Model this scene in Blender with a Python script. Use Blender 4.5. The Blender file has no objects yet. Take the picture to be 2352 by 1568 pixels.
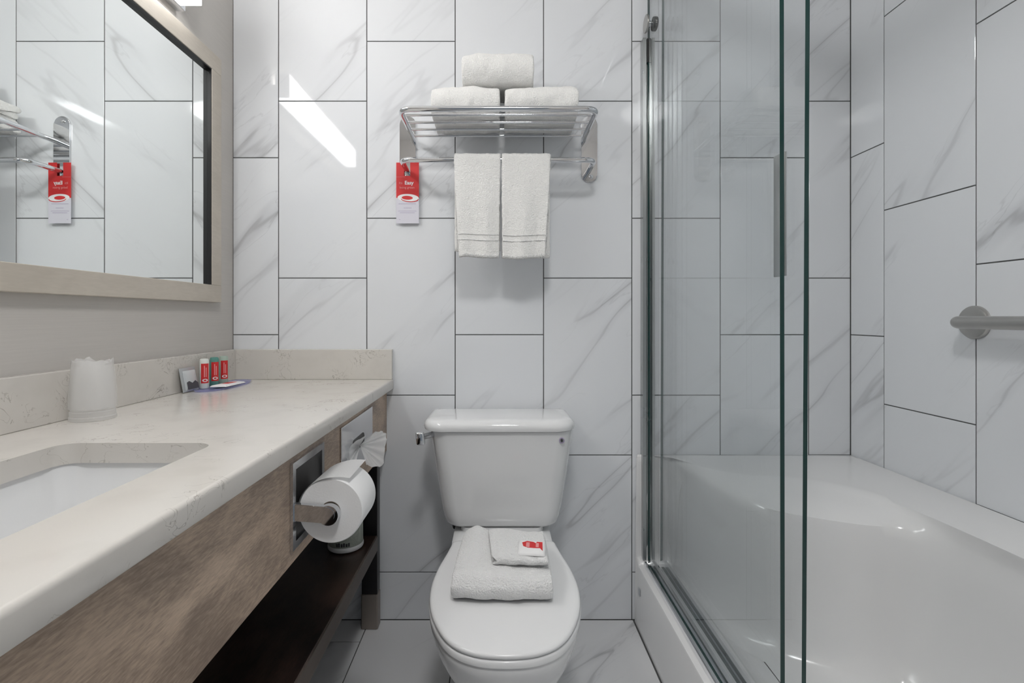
import bpy, bmesh, math, random
from mathutils import Vector, Matrix, noise as mnoise

random.seed(7)
scn = bpy.context.scene
COL = scn.collection
PI = math.pi

# ------------------------------------------------------------------ camera
F, CX, CY = 1154.0, 1145.0, 727.0        # focal length and principal point in px of 2352 x 1568
D, CZ = 1.7395, 1.049                    # distance to the back wall, height of the lens
cam = bpy.data.cameras.new('camera')
cam.sensor_width = 36.0
cam.lens = F / 2352.0 * 36.0
cam.shift_x = (1176.0 - CX) / 2352.0
cam.shift_y = -(784.0 - CY) / 2352.0
cam.clip_start = 0.02
camo = bpy.data.objects.new('camera', cam)
COL.objects.link(camo)
camo.location = (0, -D, CZ)
camo.rotation_euler = (PI / 2, 0, 0)
scn.camera = camo

# ------------------------------------------------------------------ world, exposure
w = bpy.data.worlds.new('world')
scn.world = w
w.use_nodes = True
w.node_tree.nodes['Background'].inputs[0].default_value = (0.80, 0.90, 1.0, 1)
w.node_tree.nodes['Background'].inputs[1].default_value = 0.22
scn.view_settings.view_transform = 'Standard'
scn.view_settings.look = 'None'
scn.view_settings.gamma = 1.0
scn.view_settings.use_curve_mapping = False
scn.view_settings.exposure = 0.0
VANITY_GLOW = 14.5
CEILING_GLOW = 58.0

# ------------------------------------------------------------------ materials
def new_mat(name):
    m = bpy.data.materials.new(name)
    m.use_nodes = True
    nt = m.node_tree
    return m, nt, nt.nodes['Principled BSDF']

def N(nt, kind, **kw):
    n = nt.nodes.new(kind)
    for k, v in kw.items():
        if k.startswith('i_'):
            key = k[2:]
            n.inputs[int(key) if key.isdigit() else key.replace('_', ' ')].default_value = v
        else:
            setattr(n, k, v)
    return n

def L(nt, a, b):
    nt.links.new(a, b)

def plain(name, col, rough=0.5, metal=0.0, bump=None, coat=0.0, spec=0.5, sheen=0.0):
    m, nt, b = new_mat(name)
    b.inputs['Base Color'].default_value = (*col, 1)
    b.inputs['Roughness'].default_value = rough
    b.inputs['Metallic'].default_value = metal
    b.inputs['Coat Weight'].default_value = coat
    b.inputs['Coat Roughness'].default_value = 0.05
    b.inputs['Specular IOR Level'].default_value = spec
    b.inputs['Sheen Weight'].default_value = sheen
    tc = N(nt, 'ShaderNodeTexCoord')
    if bump:
        sc, st, dist = bump
        nz = N(nt, 'ShaderNodeTexNoise', i_Scale=sc, i_Detail=3.0)
        L(nt, tc.outputs['Object'], nz.inputs['Vector'])
        bp = N(nt, 'ShaderNodeBump', i_Strength=st, i_Distance=dist)
        L(nt, nz.outputs['Fac'], bp.inputs['Height'])
        L(nt, bp.outputs['Normal'], b.inputs['Normal'])
    else:                                   # faint unevenness of the finish
        nz = N(nt, 'ShaderNodeTexNoise', i_Scale=9.0, i_Detail=2.0)
        L(nt, tc.outputs['Object'], nz.inputs['Vector'])
        mr = N(nt, 'ShaderNodeMapRange')
        mr.inputs['To Min'].default_value = max(0.0, rough * 0.9)
        mr.inputs['To Max'].default_value = min(1.0, rough * 1.1 + 0.005)
        L(nt, nz.outputs['Fac'], mr.inputs['Value'])
        L(nt, mr.outputs[0], b.inputs['Roughness'])
    return m

def ramp_range(nt, sock, a, b_, c, d):
    mr = N(nt, 'ShaderNodeMapRange')
    mr.interpolation_type = 'SMOOTHSTEP'
    for k, v in zip(('From Min', 'From Max', 'To Min', 'To Max'), (a, b_, c, d)):
        mr.inputs[k].default_value = v
    L(nt, sock, mr.inputs['Value'])
    return mr.outputs[0]

def math_n(nt, op, a, b_=None):
    n = N(nt, 'ShaderNodeMath', operation=op)
    for i, v in enumerate((a, b_)):
        if v is None:
            continue
        if isinstance(v, (int, float)):
            n.inputs[i].default_value = v
        else:
            L(nt, v, n.inputs[i])
    return n.outputs[0]

def marble(name, base, vein, rough, strength=1.0):
    m, nt, b = new_mat(name)
    tc = N(nt, 'ShaderNodeTexCoord')
    oi = N(nt, 'ShaderNodeObjectInfo')
    off = N(nt, 'ShaderNodeVectorMath', operation='SCALE')
    off.inputs[0].default_value = (37.1, 5.3, 61.7)
    L(nt, oi.outputs['Random'], off.inputs['Scale'])
    # turn the local frame so that the veins climb to the upper right
    mp = N(nt, 'ShaderNodeMapping')
    mp.inputs['Rotation'].default_value = (0, math.radians(-46), 0)
    L(nt, tc.outputs['Object'], mp.inputs['Vector'])
    sc = N(nt, 'ShaderNodeVectorMath', operation='MULTIPLY')
    sc.inputs[1].default_value = (1.0, 1.0, 0.17)
    L(nt, mp.outputs[0], sc.inputs[0])
    ad = N(nt, 'ShaderNodeVectorMath', operation='ADD')
    L(nt, sc.outputs[0], ad.inputs[0])
    L(nt, off.outputs[0], ad.inputs[1])
    n1 = N(nt, 'ShaderNodeTexNoise', i_Scale=5.4, i_Detail=3.0, i_Roughness=0.48, i_Distortion=0.12)
    L(nt, ad.outputs[0], n1.inputs['Vector'])
    r1 = math_n(nt, 'ABSOLUTE', math_n(nt, 'SUBTRACT', n1.outputs['Fac'], 0.5))
    thin = ramp_range(nt, r1, 0.0, 0.016, 1.0, 0.0)
    soft = ramp_range(nt, r1, 0.0, 0.075, 1.0, 0.0)
    n2 = N(nt, 'ShaderNodeTexNoise', i_Scale=4.6, i_Detail=2.0)
    ad2 = N(nt, 'ShaderNodeVectorMath', operation='ADD')
    ad2.inputs[1].default_value = (11.0, 3.0, 7.0)
    L(nt, ad.outputs[0], ad2.inputs[0])
    L(nt, ad2.outputs[0], n2.inputs['Vector'])
    mask = ramp_range(nt, n2.outputs['Fac'], 0.44, 0.66, 0.0, 1.0)
    mask2 = ramp_range(nt, n2.outputs['Fac'], 0.48, 0.72, 0.0, 1.0)
    n3 = N(nt, 'ShaderNodeTexNoise', i_Scale=10.0, i_Detail=4.0, i_Distortion=0.25)
    L(nt, ad2.outputs[0], n3.inputs['Vector'])
    r3 = math_n(nt, 'ABSOLUTE', math_n(nt, 'SUBTRACT', n3.outputs['Fac'], 0.5))
    fine = ramp_range(nt, r3, 0.0, 0.009, 1.0, 0.0)
    a = math_n(nt, 'MULTIPLY', math_n(nt, 'MULTIPLY', thin, mask), 0.40 * strength)
    c = math_n(nt, 'MULTIPLY', math_n(nt, 'MULTIPLY', soft, mask2), 0.30 * strength)
    f = math_n(nt, 'MULTIPLY', math_n(nt, 'MULTIPLY', fine, mask2), 0.26 * strength)
    tot = math_n(nt, 'MINIMUM', math_n(nt, 'ADD', math_n(nt, 'ADD', a, c), f), 1.0)
    mix = N(nt, 'ShaderNodeMix', data_type='RGBA')
    mix.inputs['A'].default_value = (*base, 1)
    mix.inputs['B'].default_value = (*vein, 1)
    L(nt, tot, mix.inputs['Factor'])
    L(nt, mix.outputs['Result'], b.inputs['Base Color'])
    b.inputs['Roughness'].default_value = rough
    b.inputs['IOR'].default_value = 1.5
    wv = N(nt, 'ShaderNodeTexNoise', i_Scale=7.0, i_Detail=0.0)
    L(nt, ad2.outputs[0], wv.inputs['Vector'])
    bp = N(nt, 'ShaderNodeBump', i_Strength=0.02, i_Distance=0.002)
    L(nt, wv.outputs['Fac'], bp.inputs['Height'])
    L(nt, bp.outputs['Normal'], b.inputs['Normal'])
    return m

def quartz(name):
    m, nt, b = new_mat(name)
    tc = N(nt, 'ShaderNodeTexCoord')
    n1 = N(nt, 'ShaderNodeTexNoise', i_Scale=20.0, i_Detail=3.0, i_Roughness=0.6, i_Distortion=1.2)
    L(nt, tc.outputs['Object'], n1.inputs['Vector'])
    r1 = math_n(nt, 'ABSOLUTE', math_n(nt, 'SUBTRACT', n1.outputs['Fac'], 0.5))
    line = ramp_range(nt, r1, 0.0, 0.012, 1.0, 0.0)
    n2 = N(nt, 'ShaderNodeTexNoise', i_Scale=9.0, i_Detail=4.0)
    L(nt, tc.outputs['Object'], n2.inputs['Vector'])
    mask = ramp_range(nt, n2.outputs['Fac'], 0.50, 0.62, 0.0, 0.62)
    n3 = N(nt, 'ShaderNodeTexNoise', i_Scale=14.0, i_Detail=5.0)
    L(nt, tc.outputs['Object'], n3.inputs['Vector'])
    cl = ramp_range(nt, n3.outputs['Fac'], 0.45, 0.75, 0.0, 0.25)
    tot = math_n(nt, 'ADD', math_n(nt, 'MULTIPLY', line, mask), math_n(nt, 'MULTIPLY', cl, 0.35))
    mix = N(nt, 'ShaderNodeMix', data_type='RGBA')
    mix.inputs['A'].default_value = (0.66, 0.632, 0.59, 1)
    mix.inputs['B'].default_value = (0.24, 0.215, 0.18, 1)
    L(nt, tot, mix.inputs['Factor'])
    L(nt, mix.outputs['Result'], b.inputs['Base Color'])
    b.inputs['Roughness'].default_value = 0.16
    return m

def wood(name, dark, light, grain=1.0, rough=0.4):
    m, nt, b = new_mat(name)
    tc = N(nt, 'ShaderNodeTexCoord')
    mp = N(nt, 'ShaderNodeMapping')
    mp.inputs['Scale'].default_value = (1.0, 0.16, 1.0)
    mp.inputs['Rotation'].default_value = (math.radians(6), 0, 0)
    L(nt, tc.outputs['Object'], mp.inputs['Vector'])
    n1 = N(nt, 'ShaderNodeTexNoise', i_Scale=430.0 * grain, i_Detail=4.0)
    L(nt, mp.outputs[0], n1.inputs['Vector'])
    mp2 = N(nt, 'ShaderNodeMapping')
    mp2.inputs['Scale'].default_value = (1.0, 0.38, 1.0)
    L(nt, tc.outputs['Object'], mp2.inputs['Vector'])
    n2 = N(nt, 'ShaderNodeTexNoise', i_Scale=11.0, i_Detail=3.0, i_Distortion=0.6)
    L(nt, mp2.outputs[0], n2.inputs['Vector'])
    s = math_n(nt, 'ADD', math_n(nt, 'MULTIPLY', n1.outputs['Fac'], 0.38), math_n(nt, 'MULTIPLY', n2.outputs['Fac'], 0.80))
    fac = ramp_range(nt, s, 0.40, 0.80, 0.0, 1.0)
    mix = N(nt, 'ShaderNodeMix', data_type='RGBA')
    mix.inputs['A'].default_value = (*dark, 1)
    mix.inputs['B'].default_value = (*light, 1)
    L(nt, fac, mix.inputs['Factor'])
    L(nt, mix.outputs['Result'], b.inputs['Base Color'])
    b.inputs['Roughness'].default_value = rough
    bp = N(nt, 'ShaderNodeBump', i_Strength=0.12, i_Distance=0.0008)
    L(nt, n1.outputs['Fac'], bp.inputs['Height'])
    L(nt, bp.outputs['Normal'], b.inputs['Normal'])
    return m

def wallpaper(name, col):
    m, nt, b = new_mat(name)
    tc = N(nt, 'ShaderNodeTexCoord')
    mp = N(nt, 'ShaderNodeMapping')
    mp.inputs['Scale'].default_value = (40.0, 6.0, 420.0)
    L(nt, tc.outputs['Object'], mp.inputs['Vector'])
    n1 = N(nt, 'ShaderNodeTexNoise', i_Scale=1.0, i_Detail=3.0)
    L(nt, mp.outputs[0], n1.inputs['Vector'])
    mix = N(nt, 'ShaderNodeMix', data_type='RGBA')
    mix.inputs['A'].default_value = (*[c * 0.93 for c in col], 1)
    mix.inputs['B'].default_value = (*[min(1, c * 1.07) for c in col], 1)
    L(nt, n1.outputs['Fac'], mix.inputs['Factor'])
    L(nt, mix.outputs['Result'], b.inputs['Base Color'])
    b.inputs['Roughness'].default_value = 0.55
    bp = N(nt, 'ShaderNodeBump', i_Strength=0.15, i_Distance=0.0006)
    L(nt, n1.outputs['Fac'], bp.inputs['Height'])
    L(nt, bp.outputs['Normal'], b.inputs['Normal'])
    return m

def pane(name, tint, refl=1.0, rough=0.0, ior=1.5):
    """Clear sheet: tinted see-through with a Fresnel reflection (no bending of the ray in a thin sheet)."""
    m = bpy.data.materials.new(name)
    m.use_nodes = True
    nt = m.node_tree
    nt.nodes.remove(nt.nodes['Principled BSDF'])
    out = nt.nodes['Material Output']
    tr = N(nt, 'ShaderNodeBsdfTransparent')
    tr.inputs[0].default_value = (*tint, 1)
    gl = N(nt, 'ShaderNodeBsdfGlossy')
    gl.inputs['Roughness'].default_value = rough
    lw = N(nt, 'ShaderNodeLayerWeight')
    lw.inputs['Blend'].default_value = 0.5       # Facing = 1 - |cos|, the same from both sides of the sheet
    p5 = math_n(nt, 'POWER', lw.outputs['Facing'], 5.0)
    fac = math_n(nt, 'MULTIPLY', math_n(nt, 'ADD', math_n(nt, 'MULTIPLY', p5, 0.96), 0.04), refl)
    mx = N(nt, 'ShaderNodeMixShader')
    L(nt, fac, mx.inputs[0])
    L(nt, tr.outputs[0], mx.inputs[1])
    L(nt, gl.outputs[0], mx.inputs[2])
    L(nt, mx.outputs[0], out.inputs['Surface'])
    return m

def frosted(name, col, opacity, tint=(1, 1, 1), rough=0.35):
    """Milky film: part see-through, part diffuse white, with a sheen."""
    m = bpy.data.materials.new(name)
    m.use_nodes = True
    nt = m.node_tree
    b = nt.nodes['Principled BSDF']
    b.inputs['Base Color'].default_value = (*col, 1)
    b.inputs['Roughness'].default_value = rough
    b.inputs['Subsurface Weight'].default_value = 0.0
    tr = N(nt, 'ShaderNodeBsdfTransparent')
    tr.inputs[0].default_value = (*tint, 1)
    tl = N(nt, 'ShaderNodeBsdfTranslucent')
    tl.inputs[0].default_value = (*col, 1)
    mx0 = N(nt, 'ShaderNodeMixShader')
    mx0.inputs[0].default_value = 0.45
    L(nt, b.outputs[0], mx0.inputs[1])
    L(nt, tl.outputs[0], mx0.inputs[2])
    mx = N(nt, 'ShaderNodeMixShader')
    mx.inputs[0].default_value = opacity
    L(nt, tr.outputs[0], mx.inputs[1])
    L(nt, mx0.outputs[0], mx.inputs[2])
    L(nt, mx.outputs[0], nt.nodes['Material Output'].inputs['Surface'])
    return m

def glow(name, col, strength):
    m, nt, b = new_mat(name)
    b.inputs['Base Color'].default_value = (0.9, 0.9, 0.9, 1)
    b.inputs['Emission Color'].default_value = (*col, 1)
    b.inputs['Emission Strength'].default_value = strength
    return m

M_TILE = marble('marble_tile', (0.785, 0.803, 0.828), (0.36, 0.365, 0.38), 0.045, 0.85)
M_FLOOR = marble('marble_floor_tile', (0.72, 0.725, 0.735), (0.33, 0.335, 0.35), 0.22, 1.2)
M_GROUT = plain('grout', (0.10, 0.10, 0.10), 0.9)
M_WALL = wallpaper('greige_wallpaper', (0.56, 0.535, 0.505))
M_PAINT = plain('white_paint', (0.80, 0.79, 0.77), 0.6)
M_QUARTZ = quartz('quartz')
M_WOOD = wood('brown_wood', (0.235, 0.172, 0.131), (0.60, 0.460, 0.342))
M_SHELF = wood('espresso_wood', (0.012, 0.007, 0.006), (0.055, 0.030, 0.022), 0.7, 0.30)
M_EDGE = plain('grey_brown_edge_band', (0.115, 0.092, 0.078), 0.45)
M_LEGWOOD = plain('black_lacquer', (0.010, 0.009, 0.010), 0.35)
M_FOOT = plain('brushed_nickel_foot', (0.34, 0.30, 0.27), 0.42, 0.85)
M_CERAMIC = plain('white_ceramic', (0.80, 0.805, 0.81), 0.09, coat=0.4)
M_PLASTIC = plain('white_seat_plastic', (0.83, 0.835, 0.84), 0.20)
M_ACRYLIC = plain('white_acrylic', (0.80, 0.80, 0.80), 0.13)
M_CHROME = plain('chrome', (0.70, 0.71, 0.73), 0.05, 1.0)
M_NICKEL = plain('brushed_steel', (0.50, 0.49, 0.47), 0.30, 1.0)
M_ALU = plain('bright_aluminium', (0.80, 0.81, 0.83), 0.16, 1.0)
M_JAMB = plain('satin_aluminium', (0.46, 0.48, 0.48), 0.28, 1.0)
M_BLACK = plain('black_rubber', (0.012, 0.012, 0.013), 0.5)
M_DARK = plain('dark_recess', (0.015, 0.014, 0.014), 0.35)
M_MIRROR = plain('mirror_silver', (0.90, 0.93, 0.92), 0.0, 1.0)
M_FRAME = wood('pale_taupe_frame', (0.50, 0.455, 0.39), (0.58, 0.53, 0.46), 0.6, 0.5)
M_TOWEL = plain('white_terry', (0.85, 0.845, 0.825), 0.95, bump=(260.0, 0.7, 0.005), sheen=0.3)
M_CLOTH = plain('white_cotton', (0.88, 0.88, 0.875), 0.95, bump=(260.0, 1.0, 0.005), sheen=0.3)
M_PAPER = plain('white_paper', (0.86, 0.86, 0.86), 0.85, bump=(300.0, 0.25, 0.001))
M_TISSUE = frosted('soft_tissue', (0.90, 0.90, 0.90), 0.90)
M_CARD = plain('grey_card', (0.36, 0.30, 0.24), 0.85)
M_WRAP = plain('pale_green_wrapper', (0.50, 0.54, 0.48), 0.6, bump=(120.0, 0.6, 0.003))
M_RED = plain('red_print', (0.66, 0.028, 0.030), 0.4)
M_WHITE = plain('white_print', (0.86, 0.86, 0.86), 0.5)
M_LILAC = plain('lilac_white_print', (0.70, 0.69, 0.76), 0.5)
M_GREYINK = plain('grey_ink', (0.42, 0.36, 0.52), 0.6)
M_PINKINK = plain('pale_red_ink', (0.80, 0.32, 0.32), 0.5)
M_DARKINK = plain('dark_grey_ink', (0.06, 0.06, 0.07), 0.5)
M_BOTTLE = plain('white_bottle_plastic', (0.80, 0.83, 0.79), 0.25)
M_TEAL = frosted('pale_teal_gel', (0.22, 0.52, 0.46), 0.86)
M_CLEARISH = frosted('pale_green_gel', (0.66, 0.78, 0.70), 0.85)
M_CUP = frosted('frosted_cup_plastic', (0.94, 0.94, 0.935), 0.50)
M_FILM = frosted('crinkled_film', (0.95, 0.95, 0.95), 0.32, rough=0.15)
M_TRAY = frosted('clear_blue_film', (0.52, 0.53, 0.74), 0.35, (0.90, 0.91, 1.0), 0.1)
M_SILVER = plain('silver_foil', (0.55, 0.58, 0.60), 0.32, 0.6)
M_GLASS = pane('shower_glass', (0.986, 0.995, 0.997), 0.7)
M_GLASSEDGE = plain('green_glass_edge', (0.006, 0.040, 0.036), 0.10)
M_LAMP = glow('lit_shade', (1.0, 0.99, 0.985), VANITY_GLOW)
M_DOME = glow('lit_dome', (1.0, 0.995, 0.99), CEILING_GLOW)

# ------------------------------------------------------------------ helpers
def link(o):
    COL.objects.link(o)
    return o

def parent_to(o, p):
    o.parent = p
    if p.parent is None:                     # parts below an Empty keep world coordinates; meshes have no offset of their own
        o.matrix_parent_inverse = Matrix.Translation(p.location).inverted()

def obj(name, bm, mats, parent=None, smooth=False, auto=None):
    me = bpy.data.meshes.new(name)
    bmesh.ops.recalc_face_normals(bm, faces=bm.faces[:])
    if smooth:
        for f in bm.faces:
            f.smooth = True
        if auto:
            for e in bm.edges:
                if len(e.link_faces) == 2 and e.calc_face_angle(0) > math.radians(auto):
                    e.smooth = False
    bm.to_mesh(me)
    bm.free()
    for m in (mats if isinstance(mats, (list, tuple)) else [mats]):
        me.materials.append(m)
    o = link(bpy.data.objects.new(name, me))
    if parent is not None:
        parent_to(o, parent)
    return o

def tag(o, label=None, cat=None, group=None, kind=None):
    if label: o['label'] = label
    if cat: o['category'] = cat
    if group: o['group'] = group
    if kind: o['kind'] = kind
    return o

def thing(name, loc, label, cat, group=None):
    o = link(bpy.data.objects.new(name, None))
    o.empty_display_size = 0.05
    o.location = loc
    return tag(o, label, cat, group)

def box(bm, x0, x1, y0, y1, z0, z1, mi=0):
    vs = [bm.verts.new(p) for p in ((x0, y0, z0), (x1, y0, z0), (x1, y1, z0), (x0, y1, z0),
                                    (x0, y0, z1), (x1, y0, z1), (x1, y1, z1), (x0, y1, z1))]
    fs = [bm.faces.new([vs[i] for i in q]) for q in
          ((0, 3, 2, 1), (4, 5, 6, 7), (0, 1, 5, 4), (1, 2, 6, 5), (2, 3, 7, 6), (3, 0, 4, 7))]
    for f in fs:
        f.material_index = mi
    return vs, fs

def bevbox(x0, x1, y0, y1, z0, z1, r=0.002, seg=2):
    bm = bmesh.new()
    box(bm, x0, x1, y0, y1, z0, z1)
    if r:
        bmesh.ops.bevel(bm, geom=bm.edges[:], offset=r, segments=seg, affect='EDGES', profile=0.5)
    return bm

def loft(bm, rings, closed=True, cap0=True, cap1=True, mi=0):
    vr = [[bm.verts.new(p) for p in r] for r in rings]
    n = len(rings[0])
    for a, b in zip(vr, vr[1:]):
        for i in range(n if closed else n - 1):
            j = (i + 1) % n
            f = bm.faces.new((a[i], a[j], b[j], b[i]))
            f.material_index = mi
    if cap0: bm.faces.new(vr[0][::-1]).material_index = mi
    if cap1: bm.faces.new(vr[-1]).material_index = mi
    return vr

def rrect(cx, cy, hx, hy, r, z, n=6):
    """rounded rectangle in plan; r one radius or four (+x+y, -x+y, -x-y, +x-y)"""
    rs = r if isinstance(r, (tuple, list)) else (r,) * 4
    pts = []
    for (sx, sy, a0), rr in zip(((1, 1, 0), (-1, 1, 90), (-1, -1, 180), (1, -1, 270)), rs):
        for k in range(n + 1):
            a = math.radians(a0 + 90.0 * k / n)
            pts.append((cx + sx * (hx - rr) + rr * math.cos(a), cy + sy * (hy - rr) + rr * math.sin(a), z))
    return pts

def fillet(pts, r, n=6):
    out = [Vector(pts[0])]
    for i in range(1, len(pts) - 1):
        p, a, b = Vector(pts[i]), Vector(pts[i - 1]), Vector(pts[i + 1])
        u, v = (a - p), (b - p)
        rr = min(r, u.length * 0.49, v.length * 0.49)
        s, e = p + u.normalized() * rr, p + v.normalized() * rr
        for k in range(n + 1):
            t = k / n
            out.append((1 - t) ** 2 * s + 2 * t * (1 - t) * p + t * t * e)
    out.append(Vector(pts[-1]))
    return out

def tube(bm, path, r, seg=14, caps=True, mi=0):
    path = [Vector(p) for p in path]
    rings, up = [], None
    for i, p in enumerate(path):
        t = (path[min(i + 1, len(path) - 1)] - path[max(i - 1, 0)]).normalized()
        if up is None:
            up = Vector((0, 0, 1)) if abs(t.z) < 0.9 else Vector((1, 0, 0))
        s = t.cross(up).normalized()
        up = s.cross(t).normalized()
        rr = r[i] if isinstance(r, (list, tuple)) else r
        rings.append([p + (s * math.cos(2 * PI * k / seg) + up * math.sin(2 * PI * k / seg)) * rr for k in range(seg)])
    loft(bm, rings, True, caps, caps, mi)

def lathe(bm, prof, origin, axis='Z', seg=40, cap0=True, cap1=True, mi=0):
    """prof: (radius, height) along the axis"""
    o = Vector(origin)
    rings = []
    for r, h in prof:
        ring = []
        for k in range(seg):
            a = 2 * PI * k / seg
            c, s = r * math.cos(a), r * math.sin(a)
            ring.append(o + (Vector((c, s, h)) if axis == 'Z' else Vector((c, h, s)) if axis == 'Y' else Vector((h, c, s))))
        rings.append(ring)
    loft(bm, rings, True, cap0, cap1, mi)

def text_bm(body, size, bold=False):
    cu = bpy.data.curves.new('lettering', 'FONT')
    cu.body = body
    cu.size = size
    cu.align_x = 'CENTER'
    cu.align_y = 'CENTER'
    cu.extrude = 0.0001
    cu.resolution_u = 3
    if bold:
        cu.offset = size * 0.025
    t = bpy.data.objects.new('lettering', cu)
    COL.objects.link(t)
    bpy.context.view_layer.update()
    me = bpy.data.meshes.new_from_object(t.evaluated_get(bpy.context.evaluated_depsgraph_get()))
    bm = bmesh.new()
    bm.from_mesh(me)
    bpy.data.objects.remove(t)
    bpy.data.curves.remove(cu)
    bpy.data.meshes.remove(me)
    return bm

def smooth_poly(pts, n=4):
    out = []
    for i in range(len(pts) - 1):
        p0, p1, p2, p3 = pts[max(i - 1, 0)], pts[i], pts[i + 1], pts[min(i + 2, len(pts) - 1)]
        for k in range(n):
            s = k / n
            out.append(tuple(0.5 * (2 * p1[q] + (p2[q] - p0[q]) * s + (2 * p0[q] - 5 * p1[q] + 4 * p2[q] - p3[q]) * s * s
                                    + (3 * p1[q] - p0[q] - 3 * p2[q] + p3[q]) * s ** 3) for q in range(len(p1))))
    out.append(pts[-1])
    return out

def lerp(a, b, t):
    return a + (b - a) * t

def W(px, py, d):
    """world point seen at a pixel, d metres in front of the lens"""
    return Vector(((px - CX) * d / F, d - D, CZ - (py - CY) * d / F))

# ------------------------------------------------------------------ the room
XL, XR, YF, ZC = -0.920, 1.219, -2.25, 2.44
P, PH, GAP = 0.306, 0.6125, 0.0032

bm = bmesh.new(); box(bm, XL - 0.1, XR + 0.1, 0.002, 0.10, -0.05, ZC + 0.05)
wall_back = tag(obj('wall_back', bm, M_GROUT), 'back wall of tall white marble-look tiles with dark grout lines', kind='structure')
bm = bmesh.new(); box(bm, XR + 0.002, XR + 0.10, YF, 0.0, -0.05, ZC + 0.05)
wall_right = tag(obj('wall_right', bm, M_GROUT), 'right wall of tall white marble-look tiles behind the tub', kind='structure')
bm = bmesh.new(); box(bm, XL - 0.1, XL, YF, 0.001, -0.05, ZC + 0.05)
wall_left = tag(obj('wall_left', bm, M_WALL), 'greige papered wall behind the mirror', kind='structure')
bm = bmesh.new(); box(bm, XL - 0.1, XR + 0.1, YF, 0.1, -0.10, -0.002)
floor = tag(obj('floor', bm, M_GROUT), 'floor of white marble-look tiles', kind='structure')
bm = bmesh.new(); box(bm, XL - 0.1, XR + 0.1, YF, 0.1, ZC, ZC + 0.1)
ceiling = tag(obj('ceiling', bm, M_PAINT), 'white painted ceiling', kind='structure')
bm = bmesh.new()
box(bm, XL - 0.1, -0.50, YF - 0.1, YF, -0.1, ZC + 0.1)
box(bm, 0.42, XR + 0.1, YF - 0.1, YF, -0.1, ZC + 0.1)
box(bm, -0.50, 0.42, YF - 0.1, YF, 2.05, ZC + 0.1)
wall_front = tag(obj('wall_front', bm, M_WALL), 'greige wall with the open doorway behind the camera', kind='structure')

tile_cache = {}
def tile_mesh(wd, ht, mat):
    key = (round(wd, 4), round(ht, 4), mat.name)
    if key not in tile_cache:
        bm = bmesh.new()
        box(bm, -wd / 2, wd / 2, 0.0, 0.0075, -ht / 2, ht / 2)
        front = [e for e in bm.edges if all(abs(v.co.y) < 1e-6 for v in e.verts)]
        bmesh.ops.bevel(bm, geom=front, offset=0.0008, segments=1, affect='EDGES')
        bmesh.ops.recalc_face_normals(bm, faces=bm.faces[:])
        me = bpy.data.meshes.new('tile')
        bm.to_mesh(me); bm.free()
        me.materials.append(mat)
        tile_cache[key] = me
    return tile_cache[key]

def put_tile(parent, wd, ht, loc, rot, mat):
    o = link(bpy.data.objects.new('tile', tile_mesh(wd, ht, mat)))
    o.location = loc
    o.rotation_euler = rot
    o.parent = parent
    return o

def column(a, b, z_joint, zlo, zhi):
    """rows of one column of tiles: (centre, height)"""
    z = z_joint
    while z > zlo: z -= PH
    rows = []
    while z < zhi:
        lo, hi = max(z, zlo), min(z + PH, zhi)
        if hi - lo > 0.012:
            rows.append(((lo + hi) / 2, hi - lo - GAP))
        z += PH
    return rows

# back wall: the joint heights of each column as the photo shows them
xs = [XL, -0.762, -0.456, -0.150, 0.156, 0.462, 0.768, 1.074, XR]
zj = [1.599, 1.795, 2.002, 1.599, 1.795, 2.002, 1.599, 1.795]
for i in range(8):
    a, b = xs[i], xs[i + 1]
    zlo = 0.0 if i < 6 else 0.36
    for zc_, h in column(a, b, zj[i], zlo, ZC):
        put_tile(wall_back, b - a - GAP, h, ((a + b) / 2, 0.0, zc_), (0, 0, 0), M_TILE)
ys = [0.0, 0.150, 0.456, 0.762, 1.068, 1.374, 1.680, 1.986, 2.25]
zr = [1.599, 1.385 + 0.0, 1.795, 1.599, 1.385, 1.795, 1.599, 1.385]
for i in range(8):
    a, b = ys[i], ys[i + 1]
    for zc_, h in column(a, b, zr[i], 0.36, ZC):
        put_tile(wall_right, b - a - GAP, h, (XR, -(a + b) / 2, zc_), (0, 0, -PI / 2), M_TILE)
fx = [XL, -0.753, -0.447, -0.141, 0.165, 0.466]
fj = [0.32, 0.117, 0.525, 0.42, 0.60]
for i in range(5):
    a, b = fx[i], fx[i + 1]
    y = fj[i] - PH
    while y < -YF:
        lo, hi = max(y, 0.0), min(y + PH, -YF)
        if hi - lo > 0.012:
            put_tile(floor, b - a - GAP, hi - lo - GAP, ((a + b) / 2, -(lo + hi) / 2, 0.0), (-PI / 2, 0, 0), M_FLOOR)
        y += PH

# ------------------------------------------------------------------ ceiling light (behind the camera's upper edge)
t = thing('ceiling_light', (0.05, -1.60, ZC), 'round white dome light on the ceiling', 'ceiling light')
bm = bmesh.new(); lathe(bm, [(0.165, 0.0), (0.165, -0.022), (0.155, -0.028)], (0.05, -1.60, ZC), seg=48)
obj('rim', bm, M_CHROME, t, True, 40)
bm = bmesh.new(); lathe(bm, [(0.150, -0.028), (0.140, -0.055), (0.105, -0.080), (0.055, -0.094), (0.01, -0.098)], (0.05, -1.60, ZC), seg=48)
obj('shade', bm, M_DOME, t, True, 60)

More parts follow.
